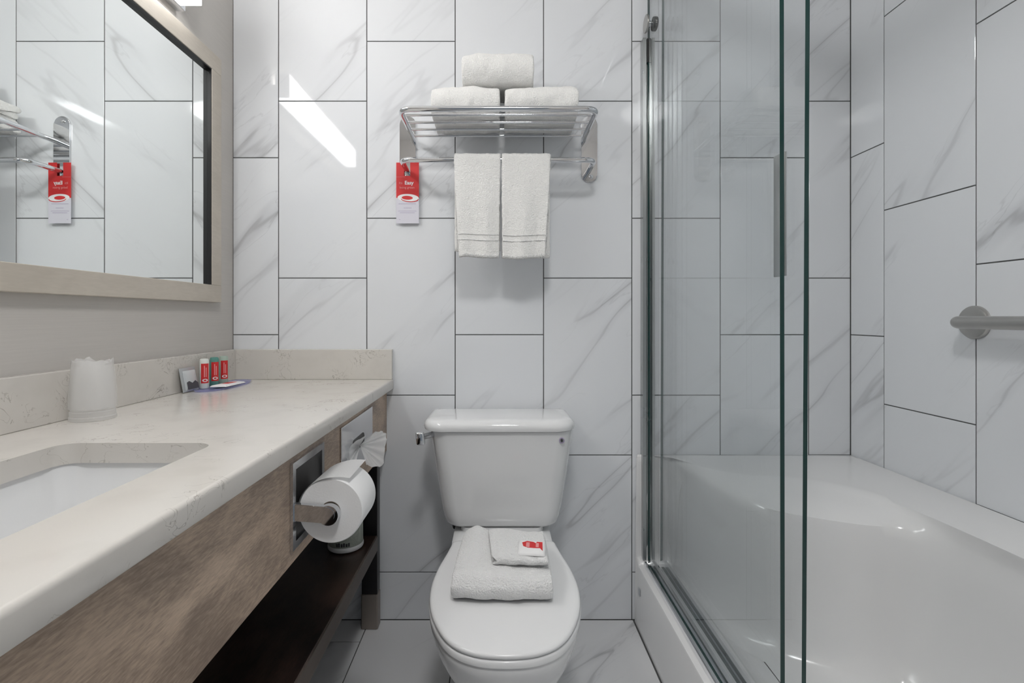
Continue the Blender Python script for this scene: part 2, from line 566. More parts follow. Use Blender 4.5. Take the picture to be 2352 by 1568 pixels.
# ------------------------------------------------------------------ vanity light over the mirror
VL_Y0, VL_P = -0.3025, 0.2366
t = thing('vanity_light', (XL, -0.776, 1.92), 'chrome vanity light with four lit box shades above the mirror', 'wall light')
obj('backplate', bevbox(XL + 0.0005, -0.893, VL_Y0 - 4 * VL_P + 0.01, VL_Y0 - 0.002, 1.9195, 1.995, 0.002), M_CHROME, t)
for k in range(4):
    y1 = VL_Y0 - k * VL_P
    if k in (0, 3):                                   # chrome plate added at each row end to keep glow off back wall
        ye = y1 + 0.0012 if k == 0 else y1 - VL_P + 0.0045
        obj('added_light_block', bevbox(-0.907, -0.849, ye - 0.001, ye + 0.001, 1.9375, 2.039, 0.0004), M_CHROME, t)
    obj('lamp_shade', bevbox(-0.906, -0.850, y1 - VL_P + 0.007, y1, 1.9385, 2.038, 0.003), M_LAMP, t)

# ------------------------------------------------------------------ mirror
MX0, MX1 = XL + 0.0005, -0.897
MY_FAR, MY_NEAR = -0.112, -1.62
MZ0, MZ1 = 1.095, 1.880
FW = 0.054
t = thing('wall_mirror', (XL, -0.85, MZ0), 'large wall mirror in a flat pale taupe wooden frame', 'mirror')
obj('frame_rail', bevbox(MX0, MX1, MY_NEAR, MY_FAR, MZ0, MZ0 + FW, 0.0015), M_FRAME, t)
obj('frame_rail', bevbox(MX0, MX1, MY_NEAR, MY_FAR, MZ1 - FW, MZ1, 0.0015), M_FRAME, t)
obj('frame_stile', bevbox(MX0, MX1, MY_FAR - FW, MY_FAR, MZ0 + FW, MZ1 - FW, 0.0015), M_FRAME, t)
obj('frame_stile', bevbox(MX0, MX1, MY_NEAR, MY_NEAR + FW, MZ0 + FW, MZ1 - FW, 0.0015), M_FRAME, t)
bm = bmesh.new(); box(bm, MX0, -0.9105, MY_NEAR + FW, MY_FAR - FW, MZ0 + FW, MZ1 - FW)
obj('mirror_glass', bm, M_MIRROR, t)
bm = bmesh.new()                                     # black lip inside the frame
a0, a1, b0, b1, lw = MY_NEAR + FW, MY_FAR - FW, MZ0 + FW, MZ1 - FW, 0.0035
box(bm, -0.9104, MX1 - 0.0015, a1 - lw, a1, b0, b1)
box(bm, -0.9104, MX1 - 0.0015, a0, a1 - lw, b1 - lw, b1)
obj('black_lip', bm, M_BLACK, t)

# ------------------------------------------------------------------ countertop with sink opening
CT, CB, CFX = 0.834, 0.800, -0.363
SX0, SX1, SY0, SY1 = -0.739, -0.481, -1.33, -0.884     # sink opening
YN = YF + 0.002
t_counter = thing('countertop', (-0.64, -1.1, CB), 'off-white speckled quartz countertop with low splashes along both walls', 'countertop')
bm = bmesh.new()
inner = [(p[0], p[1]) for p in rrect((SX0 + SX1) / 2, (SY0 + SY1) / 2, (SX1 - SX0) / 2, (SY1 - SY0) / 2, 0.03, 0)]
edge_prof = [(CFX - 0.007 + 0.007 * math.sin(a), CT - 0.007 + 0.007 * math.cos(a)) for a in [PI / 2 * k / 6 for k in range(7)]]
edge_prof += [(CFX, CB + 0.0025), (CFX - 0.0008, CB + 0.0008), (CFX - 0.0025, CB)]
prof_v = [[bm.verts.new((x, yy, z)) for x, z in edge_prof] for yy in (YN, -0.001)]
for a, b, c, d in zip(prof_v[0], prof_v[0][1:], prof_v[1][1:], prof_v[1]):
    bm.faces.new((a, b, c, d))
hole = {}
back = {}
for z, k in ((CT, 0), (CB, -1)):
    back[z] = [bm.verts.new((XL + 0.001, yy, z)) for yy in (YN, -0.001)]
    loop = [back[z][0], prof_v[0][k], prof_v[1][k], back[z][1]]
    es = [bm.edges.get((loop[i], loop[(i + 1) % 4])) or bm.edges.new((loop[i], loop[(i + 1) % 4])) for i in range(4)]
    vs = [bm.verts.new((x, y, z)) for x, y in inner]
    hole[z] = vs
    es += [bm.edges.new((vs[i], vs[(i + 1) % len(vs)])) for i in range(len(vs))]
    bmesh.ops.triangle_fill(bm, use_beauty=True, edges=es)
n_ = len(inner)
for i in range(n_):
    bm.faces.new((hole[CT][i], hole[CT][(i + 1) % n_], hole[CB][(i + 1) % n_], hole[CB][i]))
bm.faces.new((back[CT][0], back[CT][1], back[CB][1], back[CB][0]))
for q in (0, 1):
    bm.faces.new([back[CT][q]] + prof_v[q] + [back[CB][q]])
obj('slab', bm, M_QUARTZ, t_counter, True, 35)
obj('backsplash', bevbox(XL + 0.0005, -0.900, YN, -0.0215, CT + 0.0002, 0.937, 0.0015), M_QUARTZ, t_counter)
obj('side_splash', bevbox(XL + 0.0005, CFX - 0.002, -0.0205, -0.0005, CT + 0.0002, 0.937, 0.0015), M_QUARTZ, t_counter)

t = thing('undermount_sink', (-0.61, -1.107, 0.66), 'white rectangular undermount basin set into the quartz counter', 'sink')
scx, scy, shx, shy = (SX0 + SX1) / 2, (SY0 + SY1) / 2, (SX1 - SX0) / 2, (SY1 - SY0) / 2
bm = bmesh.new()
prof = [(0.030, CB - 0.016), (0.030, CB - 0.0003), (0.006, CB - 0.0003), (0.004, CB - 0.012), (-0.012, CB - 0.085),
        (-0.030, CB - 0.118), (-0.060, CB - 0.130), (-0.100, CB - 0.134)]
loft(bm, [rrect(scx, scy, shx + g, shy + g, max(0.018, 0.04 + g * 0.3), z) for g, z in prof], True, False, True)
obj('basin', bm, M_CERAMIC, t, True, 50)
bm = bmesh.new(); lathe(bm, [(0.024, 0), (0.024, 0.002), (0.019, 0.003)], (scx, scy, CB - 0.1339), seg=24)
obj('drain', bm, M_CHROME, t, True, 40)

# ------------------------------------------------------------------ vanity base
AX = -0.387
t = thing('vanity_cabinet', (-0.64, -1.1, 0.0), 'brown wood vanity base with an open dark shelf under the counter', 'vanity')
bm = bmesh.new(); box(bm, AX - 0.02, AX, YN, -0.0005, 0.5865, CB - 0.0008)
obj('apron', bm, M_WOOD, t)
bm = bmesh.new()
box(bm, XL + 0.001, -0.4095, YN, -0.0575, 0.268, 0.316)
obj('shelf', bm, M_SHELF, t)
bm = bmesh.new()
box(bm, -0.4095, -0.405, YN, -0.0575, 0.267, 0.3165)
bmesh.ops.bevel(bm, geom=[e for e in bm.edges if all(abs(v.co.x + 0.405) < 1e-5 and v.co.z > 0.31 for v in e.verts)], offset=0.003, segments=2, affect='EDGES')
obj('shelf_edge', bm, M_EDGE, t)
for yy in (-0.018, -2.15):
    lg = obj('leg', bevbox(-0.459, -0.4065, yy - 0.037, yy, 0.118, 0.799, 0.002), M_LEGWOOD, t)
    obj('foot', bevbox(-0.461, -0.4045, yy - 0.039, yy + 0.002, 0.0003, 0.118, 0.004), M_FOOT, lg)
    obj('leg', bevbox(-0.905, -0.855, yy - 0.037, yy, 0.0003, 0.799, 0.002), M_LEGWOOD, t)

# ------------------------------------------------------------------ toilet roll holder in the apron
t = thing('toilet_roll_holder', (AX, -0.72, 0.61), 'recessed chrome toilet roll holder set into the brown apron', 'roll holder')
hy0, hy1, hz0, hz1 = -0.808, -0.640, 0.613, 0.776
bm = bmesh.new()
bw = 0.014
for (a, b, c, d) in ((hy0, hy1, hz1 - bw, hz1), (hy0, hy1, hz0, hz0 + bw), (hy0, hy0 + bw, hz0 + bw, hz1 - bw), (hy1 - bw, hy1, hz0 + bw, hz1 - bw)):
    x0, x1 = AX + 0.0004, AX + 0.006
    box(bm, x0, x1, a, b, c, d)
bmesh.ops.remove_doubles(bm, verts=bm.verts[:], dist=1e-5)
obj('rim', bm, M_CHROME, t)
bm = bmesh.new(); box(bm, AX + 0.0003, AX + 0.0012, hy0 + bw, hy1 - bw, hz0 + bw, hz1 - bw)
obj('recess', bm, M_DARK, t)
RX, RZ, RR, RY0, RY1 = -0.318, 0.681, 0.0615, -0.788, -0.688
bm = bmesh.new()                                      # flat arm that carries the roll
arm = [(AX + 0.002, RZ - 0.013), (AX + 0.002, RZ + 0.019), (RX - 0.004, RZ + 0.014)]
for k in range(1, 9):
    a = PI / 2 - PI * k / 9
    arm.append((RX - 0.002 + 0.016 * math.cos(a), RZ - 0.002 + 0.016 * math.sin(a)))
arm += [(RX - 0.004, RZ - 0.017)]
loft(bm, [[(x, yy, z) for x, z in arm] for yy in (-0.8045, -0.7925)], True, True, True)
bmesh.ops.bevel(bm, geom=[e for e in bm.edges if abs(e.verts[0].co.y - e.verts[1].co.y) < 1e-6], offset=0.0015, segments=2, affect='EDGES')
obj('arm', bm, M_CHROME, t, True, 30)
bm = bmesh.new(); lathe(bm, [(0.0185, -0.8035), (0.0195, -0.8015), (0.0195, -0.7895), (0.011, -0.7885), (0.011, -0.690)], (RX, 0, RZ - 0.003), 'Y', 30)
obj('spindle', bm, M_CHROME, t, True, 40)

t = thing('toilet_roll', (RX, -0.738, RZ - RR), 'white toilet roll hanging on the chrome holder', 'toilet roll')
bm = bmesh.new()
lathe(bm, [(0.0185, RY1), (RR - 0.002, RY1), (RR, RY1 - 0.003), (RR, RY0 + 0.003), (RR - 0.002, RY0), (0.0185, RY0), (0.0185, RY1)], (RX, 0, RZ), 'Y', 72, False, False)
obj('paper', bm, M_PAPER, t, True, 40)
bm = bmesh.new(); lathe(bm, [(0.0183, RY0 + 0.0008), (0.0183, RY1), (0.0165, RY1), (0.0165, RY0 + 0.0008), (0.0183, RY0 + 0.0008)], (RX, 0, RZ), 'Y', 40, False, False)
obj('core', bm, M_CARD, t, True, 40)
bm = bmesh.new()                                      # loose end of the sheet lifting off the roll
path = []
for k in range(15):
    a = math.radians(172 - 112 * k / 14)
    rr = RR + 0.0012 + 0.0085 * max(0, (k - 7) / 7) ** 2
    path.append((RX + rr * math.cos(a), RZ + rr * math.sin(a)))
rows = []
for q in range(9):
    yy = lerp(RY0 - 0.0005, RY1 + 0.0005, q / 8)
    rows.append([(x + (0.004 * (q / 8) * (k / 14)), yy + 0.004 * math.sin(k * 0.5) * (k / 14), z + 0.006 * (q / 8) * (k / 14) ** 2) for k, (x, z) in enumerate(path)])
loft(bm, rows, False, False, False)
g = bm.faces[:]
bmesh.ops.solidify(bm, geom=g, thickness=0.0006)
obj('loose_sheet', bm, M_PAPER, t, True, 60)

# ------------------------------------------------------------------ facial tissue plate in the apron
t = thing('tissue_dispenser', (AX, -0.36, 0.64), 'square chrome facial tissue plate set into the apron near the wall', 'tissue dispenser')
ty0, ty1, tz0, tz1 = -0.512, -0.212, 0.640, 0.777
obj('plate', bevbox(AX + 0.0004, AX + 0.0045, ty0, ty1, tz0, tz1, 0.0016, 2), M_ALU, t)
bm = bmesh.new()
ring = rrect(-0.365, 0.706, 0.058, 0.017, 0.0165, 0)
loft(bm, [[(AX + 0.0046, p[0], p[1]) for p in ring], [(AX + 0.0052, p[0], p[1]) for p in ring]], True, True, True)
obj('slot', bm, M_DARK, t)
bm = bmesh.new()                                      # tissue pulled through the slot, opening like a fan
TP = Vector((AX + 0.0058, -0.357, 0.6955))
def fan(rim, nr=9, n=7, amp=0.006, ph=0.0):
    pts = smooth_poly([tuple(p) for p in rim], n)
    rows = []
    for i, q in enumerate(pts):
        q = Vector(q)
        row = []
        for k in range(nr + 1):
            v = k / nr
            p = TP.lerp(q, v)
            rip = math.sin(i * 0.95 + ph) * amp * v ** 0.7 + math.sin(i * 2.3 + v * 4) * amp * 0.3 * v
            p += Vector((0.35, -0.75, 0.45)) * rip
            p.x = max(p.x, AX + 0.0055)
            row.append(p)
        rows.append(row)
    loft(bm, rows, False, False, False)
fan([(-0.352, -0.318, 0.7220), (-0.330, -0.335, 0.7290), (-0.310, -0.362, 0.7290), (-0.304, -0.378, 0.7150), (-0.306, -0.392, 0.6860), (-0.306, -0.408, 0.6580), (-0.322, -0.424, 0.6560), (-0.343, -0.436, 0.6640)])
fan([(-0.374, -0.420, 0.6700), (-0.378, -0.452, 0.6780), (-0.378, -0.468, 0.6980), (-0.376, -0.462, 0.7200), (-0.370, -0.420, 0.7250), (-0.362, -0.370, 0.7240)], amp=0.004, ph=1.0)
ti = obj('tissue', bm, M_TISSUE, t, True, 80)

# ------------------------------------------------------------------ spare roll on the shelf
t = thing('wrapped_roll', (-0.486, -0.140, 0.317), 'spare toilet roll in a printed pale wrapper on the dark shelf', 'toilet roll')
sc_ = Vector((-0.486, -0.140, 0.3168))
bm = bmesh.new()
lathe(bm, [(0.016, 0.004), (0.048, 0.0), (0.0535, 0.005), (0.0535, 0.097), (0.047, 0.102), (0.016, 0.097)], sc_, seg=56)
for v in bm.verts:
    n_ = mnoise.noise(Vector((v.co.x * 60, v.co.y * 60, v.co.z * 45)))
    dv = Vector((v.co.x - sc_.x, v.co.y - sc_.y, 0))
    if v.co.z > sc_.z + 0.001: v.co += dv * 0.025 * n_
obj('wrapper', bm, M_WRAP, t, True, 50)
bm = bmesh.new()
lathe(bm, [(0.0538, 0.004), (0.0552, 0.007), (0.0552, 0.014), (0.0538, 0.018)], sc_, seg=56, cap0=False, cap1=False)
obj('paper_band', bm, M_WHITE, t, True, 50)
bm = bmesh.new()                                      # worn dark print low on the wrapper
for k, (a0, hh) in enumerate(((-0.30, 0.010), (-0.17, 0.012), (-0.02, 0.010), (0.10, 0.012), (0.24, 0.009), (0.37, 0.011))):
    rows = []
    for q in range(3):
        a = -PI / 2 + 0.05 + a0 + 0.085 * q / 2
        rows.append([(sc_.x + rr * math.cos(a), sc_.y + rr * math.sin(a), sc_.z + z) for rr, z in ((0.0540, 0.023), (0.0556, 0.023), (0.0556, 0.023 + hh), (0.0540, 0.023 + hh))])
    loft(bm, rows, True, True, True)
obj('print', bm, M_DARKINK, t)

# ------------------------------------------------------------------ chrome towel shelf on the back wall
t = thing('towel_rack', (0.0, 0.0, 1.51), 'chrome wall towel shelf with a lower towel bar above the toilet', 'towel rack')
HZ, HD = 1.655, 0.2735
for s in (-1, 1):
    x0, x1 = sorted((s * 0.286, s * 0.341))
    bm = bmesh.new()
    ring = []
    cxm, rad = (x0 + x1) / 2, (x1 - x0) / 2
    for k in range(13):
        a = PI * k / 12
        ring.append((cxm + rad * math.cos(a), 1.741 - rad + rad * math.sin(a)))
    for k in range(13):
        a = PI + PI * k / 12
        ring.append((cxm + rad * math.cos(a), 1.512 + rad + rad * math.sin(a)))
    loft(bm, [[(x, yy, z) for x, z in ring] for yy in (-0.0008, -0.007)], True, True, True)
    bmesh.ops.bevel(bm, geom=[e for e in bm.edges if all(v.co.y < -0.006 for v in e.verts)], offset=0.0022, segments=3, affect='EDGES')
    br = obj('bracket', bm, M_CHROME, t, True, 35)
    for zz in (1.722, 1.531):
        bm = bmesh.new(); lathe(bm, [(0.007, -0.0068), (0.007, -0.0085), (0.004, -0.0105)], (cxm + s * 0.006, 0, zz), 'Y', 18)
        obj('screw', bm, M_CHROME, br, True, 40)
HW = 0.2885
bm = bmesh.new()
tube(bm, fillet([(-HW - 0.004, -0.006, HZ), (-HW, -0.06, HZ), (-HW, -HD, HZ), (HW, -HD, HZ), (HW, -0.06, HZ), (HW + 0.004, -0.006, HZ)], 0.036, 8), 0.0085, 16)
obj('shelf_frame', bm, M_CHROME, t, True, 50)
for dd in (1.510, 1.568, 1.626, 1.684):
    bm = bmesh.new(); tube(bm, [(-HW, dd - D, HZ), (HW, dd - D, HZ)], 0.0042, 10)
    obj('rod', bm, M_CHROME, t, True, 50)
BZ, BD = 1.549, 0.136
bm = bmesh.new()
tube(bm, fillet([(-0.314, -0.006, BZ), (-0.310, -BD, BZ), (0.306, -BD, BZ), (0.310, -0.006, BZ)], 0.032, 8), 0.0085, 16)
obj('towel_bar', bm, M_CHROME, t, True, 50)

# ------------------------------------------------------------------ towels
def terry(bm, amp, scale, seed=0.0):
    bm.normal_update()
    for v in bm.verts:
        n_ = mnoise.noise(v.co * scale + Vector((seed, seed * 1.7, -seed))) + 0.5 * mnoise.noise(v.co * scale * 2.3 + Vector((seed, 3, 1)))
        v.co += v.normal * amp * n_

def strip_sweep(bm, line, thick, x0f, x1f, nx=26, xoff=None):
    """a cloth strip: centre line in (y, z), given a thickness and swept along x"""
    pts = [Vector((0, p[0], p[1])) for p in line]
    top, bot = [], []
    for i, p in enumerate(pts):
        tg = (pts[min(i + 1, len(pts) - 1)] - pts[max(i - 1, 0)]).normalized()
        nn = Vector((0, -tg.z, tg.y))
        top.append(p + nn * thick / 2)
        bot.append(p - nn * thick / 2)
    e0 = pts[0] - (pts[1] - pts[0]).normalized() * thick * 0.35
    e1 = pts[-1] + (pts[-1] - pts[-2]).normalized() * thick * 0.35
    ring = [e0] + top + [e1] + bot[::-1]
    us = [0.0, 0.012, 0.03] + [0.06 + 0.88 * k / nx for k in range(nx + 1)] + [0.97, 0.988, 1.0]
    rings = []
    cen = sum(ring, Vector((0, 0, 0))) / len(ring)
    m = len(pts)
    for u in us:
        shrink = 1.0
        edge = min(u, 1 - u)
        row = []
        for i, q in enumerate(ring):
            lf = (i - 1) / (m - 1) if i <= m else (2 * m + 1 - i) / (m - 1)
            lf = min(max(lf, 0), 1)
            x = lerp(x0f(lf), x1f(lf), u)
            c = pts[min(int(lf * (m - 1) + 0.5), m - 1)]
            k = 1.0 if edge > 0.02 else 0.55 + 0.45 * math.sqrt(edge / 0.02)
            y, z = lerp(c.y, q.y, k), lerp(c.z, q.z, k)
            if xoff:
                dy, dz = xoff(u, lf)
                y += dy; z += dz
            row.append((x, y, z))
        rings.append(row)
    loft(bm, rings, True, True, True)

def fold_line(yf, yb, zb, zt, r=None, n=12, m=8):
    """U: from the back along the bottom, round the front, back along the top"""
    r = (zt - zb) / 2 if r is None else r
    pts = []
    for k in range(m + 1): pts.append((lerp(yb, yf + r, k / m), zb))
    for k in range(1, n):
        a = -PI / 2 - PI * k / n
        pts.append((yf + r + r * math.cos(a), (zb + zt) / 2 + (zt - zb) / 2 * math.sin(a)))
    for k in range(m + 1): pts.append((lerp(yf + r, yb, k / m), zt))
    return pts

def folded_towel(name, x0, x1, z0, h, yf, yb, label, seed, tilt=0.0, group='folded towels on the rack'):
    bm = bmesh.new()
    th = h * 0.235
    def sag(u, lf):
        return (0.003 * math.sin(u * 5 + seed), tilt * (u - 0.5) * (lf if lf > 0.5 else 0.0) * 1.0 - 0.006 * (abs(2 * u - 1) ** 4) * (1 if lf > 0.6 else 0))
    strip_sweep(bm, fold_line(yf + th / 2, yb, z0 + th / 2, z0 + h - th / 2, r=min(0.03, h / 2 - th / 2)), th, lambda l: x0, lambda l: x1, 24, sag)
    strip_sweep(bm, fold_line(yf + th * 1.5 + 0.002, yb - 0.004, z0 + th * 1.48, z0 + h - th * 1.48, r=h / 2 - th * 1.5), th * 0.98, lambda l: x0 + 0.005, lambda l: x1 - 0.005, 24, sag)
    terry(bm, 0.0045, 22, seed)
    terry(bm, 0.0026, 75, seed)
    o = obj(name, bm, M_TOWEL, None, True, None)
    sub = o.modifiers.new('smooth', 'SUBSURF'); sub.levels = 1; sub.render_levels = 1
    return tag(o, label, 'towel', group)

zt0 = HZ + 0.0085
folded_towel('folded_towel', -0.208, 0.005, zt0, 0.096, -0.218, -0.046, 'left of the two folded white towels lying on the chrome rack bars', 1.0, 0.0)
folded_towel('folded_towel', 0.019, 0.246, zt0, 0.097, -0.218, -0.046, 'right of the two folded white towels lying on the chrome rack bars', 4.0, 0.016)
folded_towel('folded_towel', -0.115, 0.110, zt0 + 0.1010, 0.100, -0.214, -0.050, 'topmost folded white towel resting across the two below it', 9.0, 0.010)

def hung_cloth(x0, x1, zbot, zback, label, seed, dx0, dx1):
    bm = bmesh.new()
    th = 0.0105
    r = 0.0085 + th / 2 + 0.0008
    pts = []
    nfront = 44
    for k in range(nfront + 1): pts.append((-BD - r, lerp(zbot, BZ, k / nfront)))
    for k in range(1, 10):
        a = PI - PI * k / 10
        pts.append((-BD + r * math.cos(a), BZ + r * math.sin(a)))
    for k in range(21): pts.append((-BD + r, lerp(BZ, zback, k / 20)))
    tot = len(pts) - 1
    fz = nfront / tot
    def x0f(l): return x0 + dx0 * max(0, 1 - l / fz) ** 1.1
    def x1f(l): return x1 + dx1 * max(0, 1 - l / fz) ** 1.1
    def wave(u, l):
        f = max(0, 1 - l / fz) if l < fz else 0
        b = max(0, (l - fz - 0.1))
        return (-0.005 * f * math.sin(u * PI) - 0.0035 * f * math.sin(u * 11 + seed) + 0.006 * b * math.sin(u * 7 + seed), 0.0025 * math.sin(u * 6 + seed) * f)
    strip_sweep(bm, pts, th, x0f, x1f, 30, wave)
    terry(bm, 0.0016, 95, seed)
    o = obj('washcloth', bm, M_TOWEL, None, True, None)
    tag(o, label, 'washcloth', 'washcloths hanging on the towel bar')
    yfront = -BD - r - th / 2
    for zz, hh in ((zbot + 0.070, 0.0018), (zbot + 0.052, 0.0018)):          # woven hem stripes
        bm = bmesh.new()
        rows = []
        for k in range(25):
            u = k / 24
            l = fz * (zz - zbot) / (BZ - zbot)
            dy, dz = wave(u, l)
            x = lerp(x0f(l) + 0.002, x1f(l) - 0.002, u)
            y = yfront + dy - 0.0020
            rows.append([(x, y + 0.004, zz + dz - hh), (x, y - 0.0005, zz + dz - hh * 0.5), (x, y - 0.0005, zz + dz + hh * 0.5), (x, y + 0.004, zz + dz + hh)])
        loft(bm, rows, True, True, True)
        obj('hem_stripe', bm, M_CLOTH, o, True, 50)
    bm = bmesh.new()                                                           # looped edge along the bottom
    for k in range(26):
        u = (k + 0.5) / 26
        dy, dz = wave(u, 0)
        x = lerp(x0f(0) + 0.004, x1f(0) - 0.004, u)
        y = yfront + dy
        tube(bm, [(x, y + 0.001, zbot + dz + 0.009), (x, y - 0.0008, zbot + dz + 0.004), (x, y + 0.003, zbot + dz - 0.0035)], 0.0016, 6)
    obj('fringe', bm, M_CLOTH, o, True, None)
    return o

hung_cloth(-0.141, 0.0060, 1.2385, 1.262, 'left white washcloth draped over the lower chrome towel bar', 0.4, 0.016, -0.004)
hung_cloth(0.0100, 0.165, 1.2355, 1.240, 'right white washcloth draped over the lower chrome towel bar', 2.6, 0.002, -0.018)

# ------------------------------------------------------------------ door-hanger card on the towel bar
def flat(bm_poly, pts, y0, y1):
    loft(bm_poly, [[(x, y0, z) for x, z in pts], [(x, y1, z) for x, z in pts]], True, True, True)

tgx0, tgx1, tgz0, tgz1, tgy = -0.3515, -0.2735, 1.3695, 1.5785, -0.0125
t = thing('hanger_card', ((tgx0 + tgx1) / 2, tgy, tgz0), 'red and white hotel hanger card hung on the towel bar end', 'card')
zm = tgz1 - 0.1215
bm = bmesh.new(); flat(bm, [(tgx0, tgz0), (tgx1, tgz0), (tgx1, zm), (tgx0, zm)], tgy, tgy + 0.0006)
obj('lower_panel', bm, M_LILAC, t)
# red panel with a slot for the bar, split left, right and below the slot
bm = bmesh.new()
sx0, sx1 = -0.3245, -0.3035
szc = BZ + 0.004
flat(bm, [(tgx0, zm), (tgx1, zm), (tgx1, BZ - 0.016), (tgx0, BZ - 0.016)], tgy, tgy + 0.0006)
flat(bm, [(tgx0, BZ - 0.016), (sx0, BZ - 0.016), (sx0, tgz1), (tgx0, tgz1)], tgy, tgy + 0.0006)
flat(bm, [(sx1, BZ - 0.016), (tgx1, BZ - 0.016), (tgx1, tgz1), (sx1, tgz1)], tgy, tgy + 0.0006)
bmesh.ops.remove_doubles(bm, verts=bm.verts[:], dist=1e-6)
obj('red_panel', bm, M_RED, t)
ecx, ecz = (tgx0 + tgx1) / 2 + 0.001, zm + 0.000
def ell(cx, cz, a, b, n=40, rot=0.0):
    out = []
    for k in range(n):
        q = 2 * PI * k / n
        x, z = a * math.cos(q), b * math.sin(q)
        out.append((cx + x * math.cos(rot) - z * math.sin(rot), cz + x * math.sin(rot) + z * math.cos(rot)))
    return out
for i, (a, b, m, ox, oz) in enumerate(((0.0365, 0.0135, M_WHITE, 0.0010, 0.0), (0.0300, 0.0098, M_RED, 0.0065, -0.0046), (0.0288, 0.0096, M_WHITE, 0.0058, -0.0022), (0.0190, 0.0066, M_RED, -0.0020, 0.0002))):
    bm = bmesh.new(); flat(bm, ell(ecx + ox, ecz + oz, a, b, rot=-0.05), tgy - 0.0004 - 0.0003 * i, tgy - 0.0002 - 0.0003 * i)
    obj('emblem', bm, m, t)
def put_text(body, size, bold, cx, cz, y, mat, par, name='lettering'):
    tb = text_bm(body, size, bold)
    for v in tb.verts:
        v.co = Vector((cx + v.co.x, y - v.co.z, cz + v.co.y))
    return obj(name, tb, mat, par)
put_text("its", 0.013, False, -0.3360, 1.5085, tgy - 0.0003, M_PINKINK, t)
put_text("Easy", 0.0175, True, -0.3075, 1.5085, tgy - 0.0003, M_WHITE, t)
put_text("being green", 0.0110, False, -0.3145, 1.4925, tgy - 0.0003, M_PINKINK, t)
for k, (zz, a, b) in enumerate(((1.436, -0.343, -0.284), (1.422, -0.326, -0.299), (1.411, -0.345, -0.282), (1.405, -0.339, -0.288), (1.382, -0.342, -0.337))):
    bm = bmesh.new(); flat(bm, [(a, zz), (b, zz), (b, zz + 0.0013), (a, zz + 0.0013)], tgy - 0.0003, tgy - 0.0001)
    obj('print_line', bm, M_GREYINK, t)
bm = bmesh.new(); flat(bm, [(tgx0 + 0.0003, BZ - 0.0205), (sx0 + 0.004, BZ - 0.0205), (sx0 + 0.004, BZ - 0.0198), (tgx0 + 0.0003, BZ - 0.0198)], tgy - 0.0003, tgy - 0.0001)
obj('print_line', bm, M_PINKINK, t)

# ------------------------------------------------------------------ toilet
TX, BX = 0.0100, 0.0150        # axis of the tank, of the bowl
t_toilet = thing('toilet', (0.012, -0.4, 0.0), 'white two-piece toilet with round-front closed lid against the tiled wall', 'toilet')
def tank_ring(z, hw, df, db, rf, bulge=0.0, TX=TX):
    yf, yb = df - D, db - D
    pts = rrect(TX, (yf + yb) / 2, hw, (yb - yf) / 2, (0.02, 0.02, rf, rf), z, 8)
    return [(x, y - bulge * max(0, 1 - ((x - TX) / hw) ** 2) * (1 if y < (yf + yb) / 2 else 0), zz) for x, y, zz in pts]
bm = bmesh.new()
TZ0, TZ1 = 0.4015, 0.7035
rings = [tank_ring(TZ0, 0.152, 1.555, 1.700, 0.035), tank_ring(TZ0 + 0.003, 0.163, 1.543, 1.706, 0.04), tank_ring(TZ0 + 0.014, 0.1745, 1.532, 1.712, 0.045)]
for k in range(9):
    s = k / 8
    z = lerp(TZ0 + 0.035, TZ1, s)
    rings.append(tank_ring(z, lerp(0.1805, 0.2200, s ** 0.85), lerp(1.5265, 1.506, s), lerp(1.714, 1.718, s), lerp(0.048, 0.055, s), 0.008 * s + 0.004))
loft(bm, rings, True, True, True)
obj('tank', bm, M_CERAMIC, t_toilet, True, 40)
bm = bmesh.new()
LZ = 0.7045
prof = [(-0.006, LZ), (0.0, LZ + 0.002), (0.0022, LZ + 0.010), (0.0005, LZ + 0.020), (-0.006, LZ + 0.028), (-0.016, LZ + 0.0325), (-0.032, LZ + 0.0345)]
rings = []
for g, z in prof:
    rings.append(tank_ring(z, 0.2300 + g, 1.4955 - g, 1.722 + min(g, 0), 0.060 + g * 0.5, 0.008, 0.0025))
loft(bm, rings, True, True, True)
obj('tank_lid', bm, M_CERAMIC, t_toilet, True, 50)
# flush lever on the left front corner
lv = bevbox(-0.2435, -0.2185, -0.264, -0.2460, 0.670, 0.7085, 0.006, 3)
for v in lv.verts:
    v.co.x += (0.690 - v.co.z) * 0.10
lvo = obj('flush_lever', lv, M_CHROME, t_toilet, True, 40)
bm = bmesh.new(); tube(bm, fillet([(-0.228, -0.250, 0.690), (-0.222, -0.232, 0.690), (-0.196, -0.205, 0.690)], 0.01, 4), 0.009, 14)
obj('lever_hub', bm, M_CHROME, lvo, True, 40)
# water-drop emblem
ex, ez = 0.1895, 0.6785
eyy = 1.5070 - D - 0.0045
bm = bmesh.new()
lathe(bm, [(0.0085, 0.004), (0.0085, 0.0), (0.0064, -0.0002), (0.0064, 0.004)], (ex, eyy, ez), 'Y', 24, False, False)
em = obj('emblem', bm, M_GREYINK, t_toilet, True, 40)
bm = bmesh.new()
drop = [(0, 0.0056)] + [(0.0034 * math.sin(a), -0.0012 + 0.0034 * -math.cos(a)) for a in [PI * 0.72 - PI * 1.44 * k / 10 for k in range(11)]]
loft(bm, [[(ex + x, eyy + yy, ez + z) for x, z in drop] for yy in (0.0, 0.003)], True, True, True)
obj('drop', bm, M_DARKINK, em)

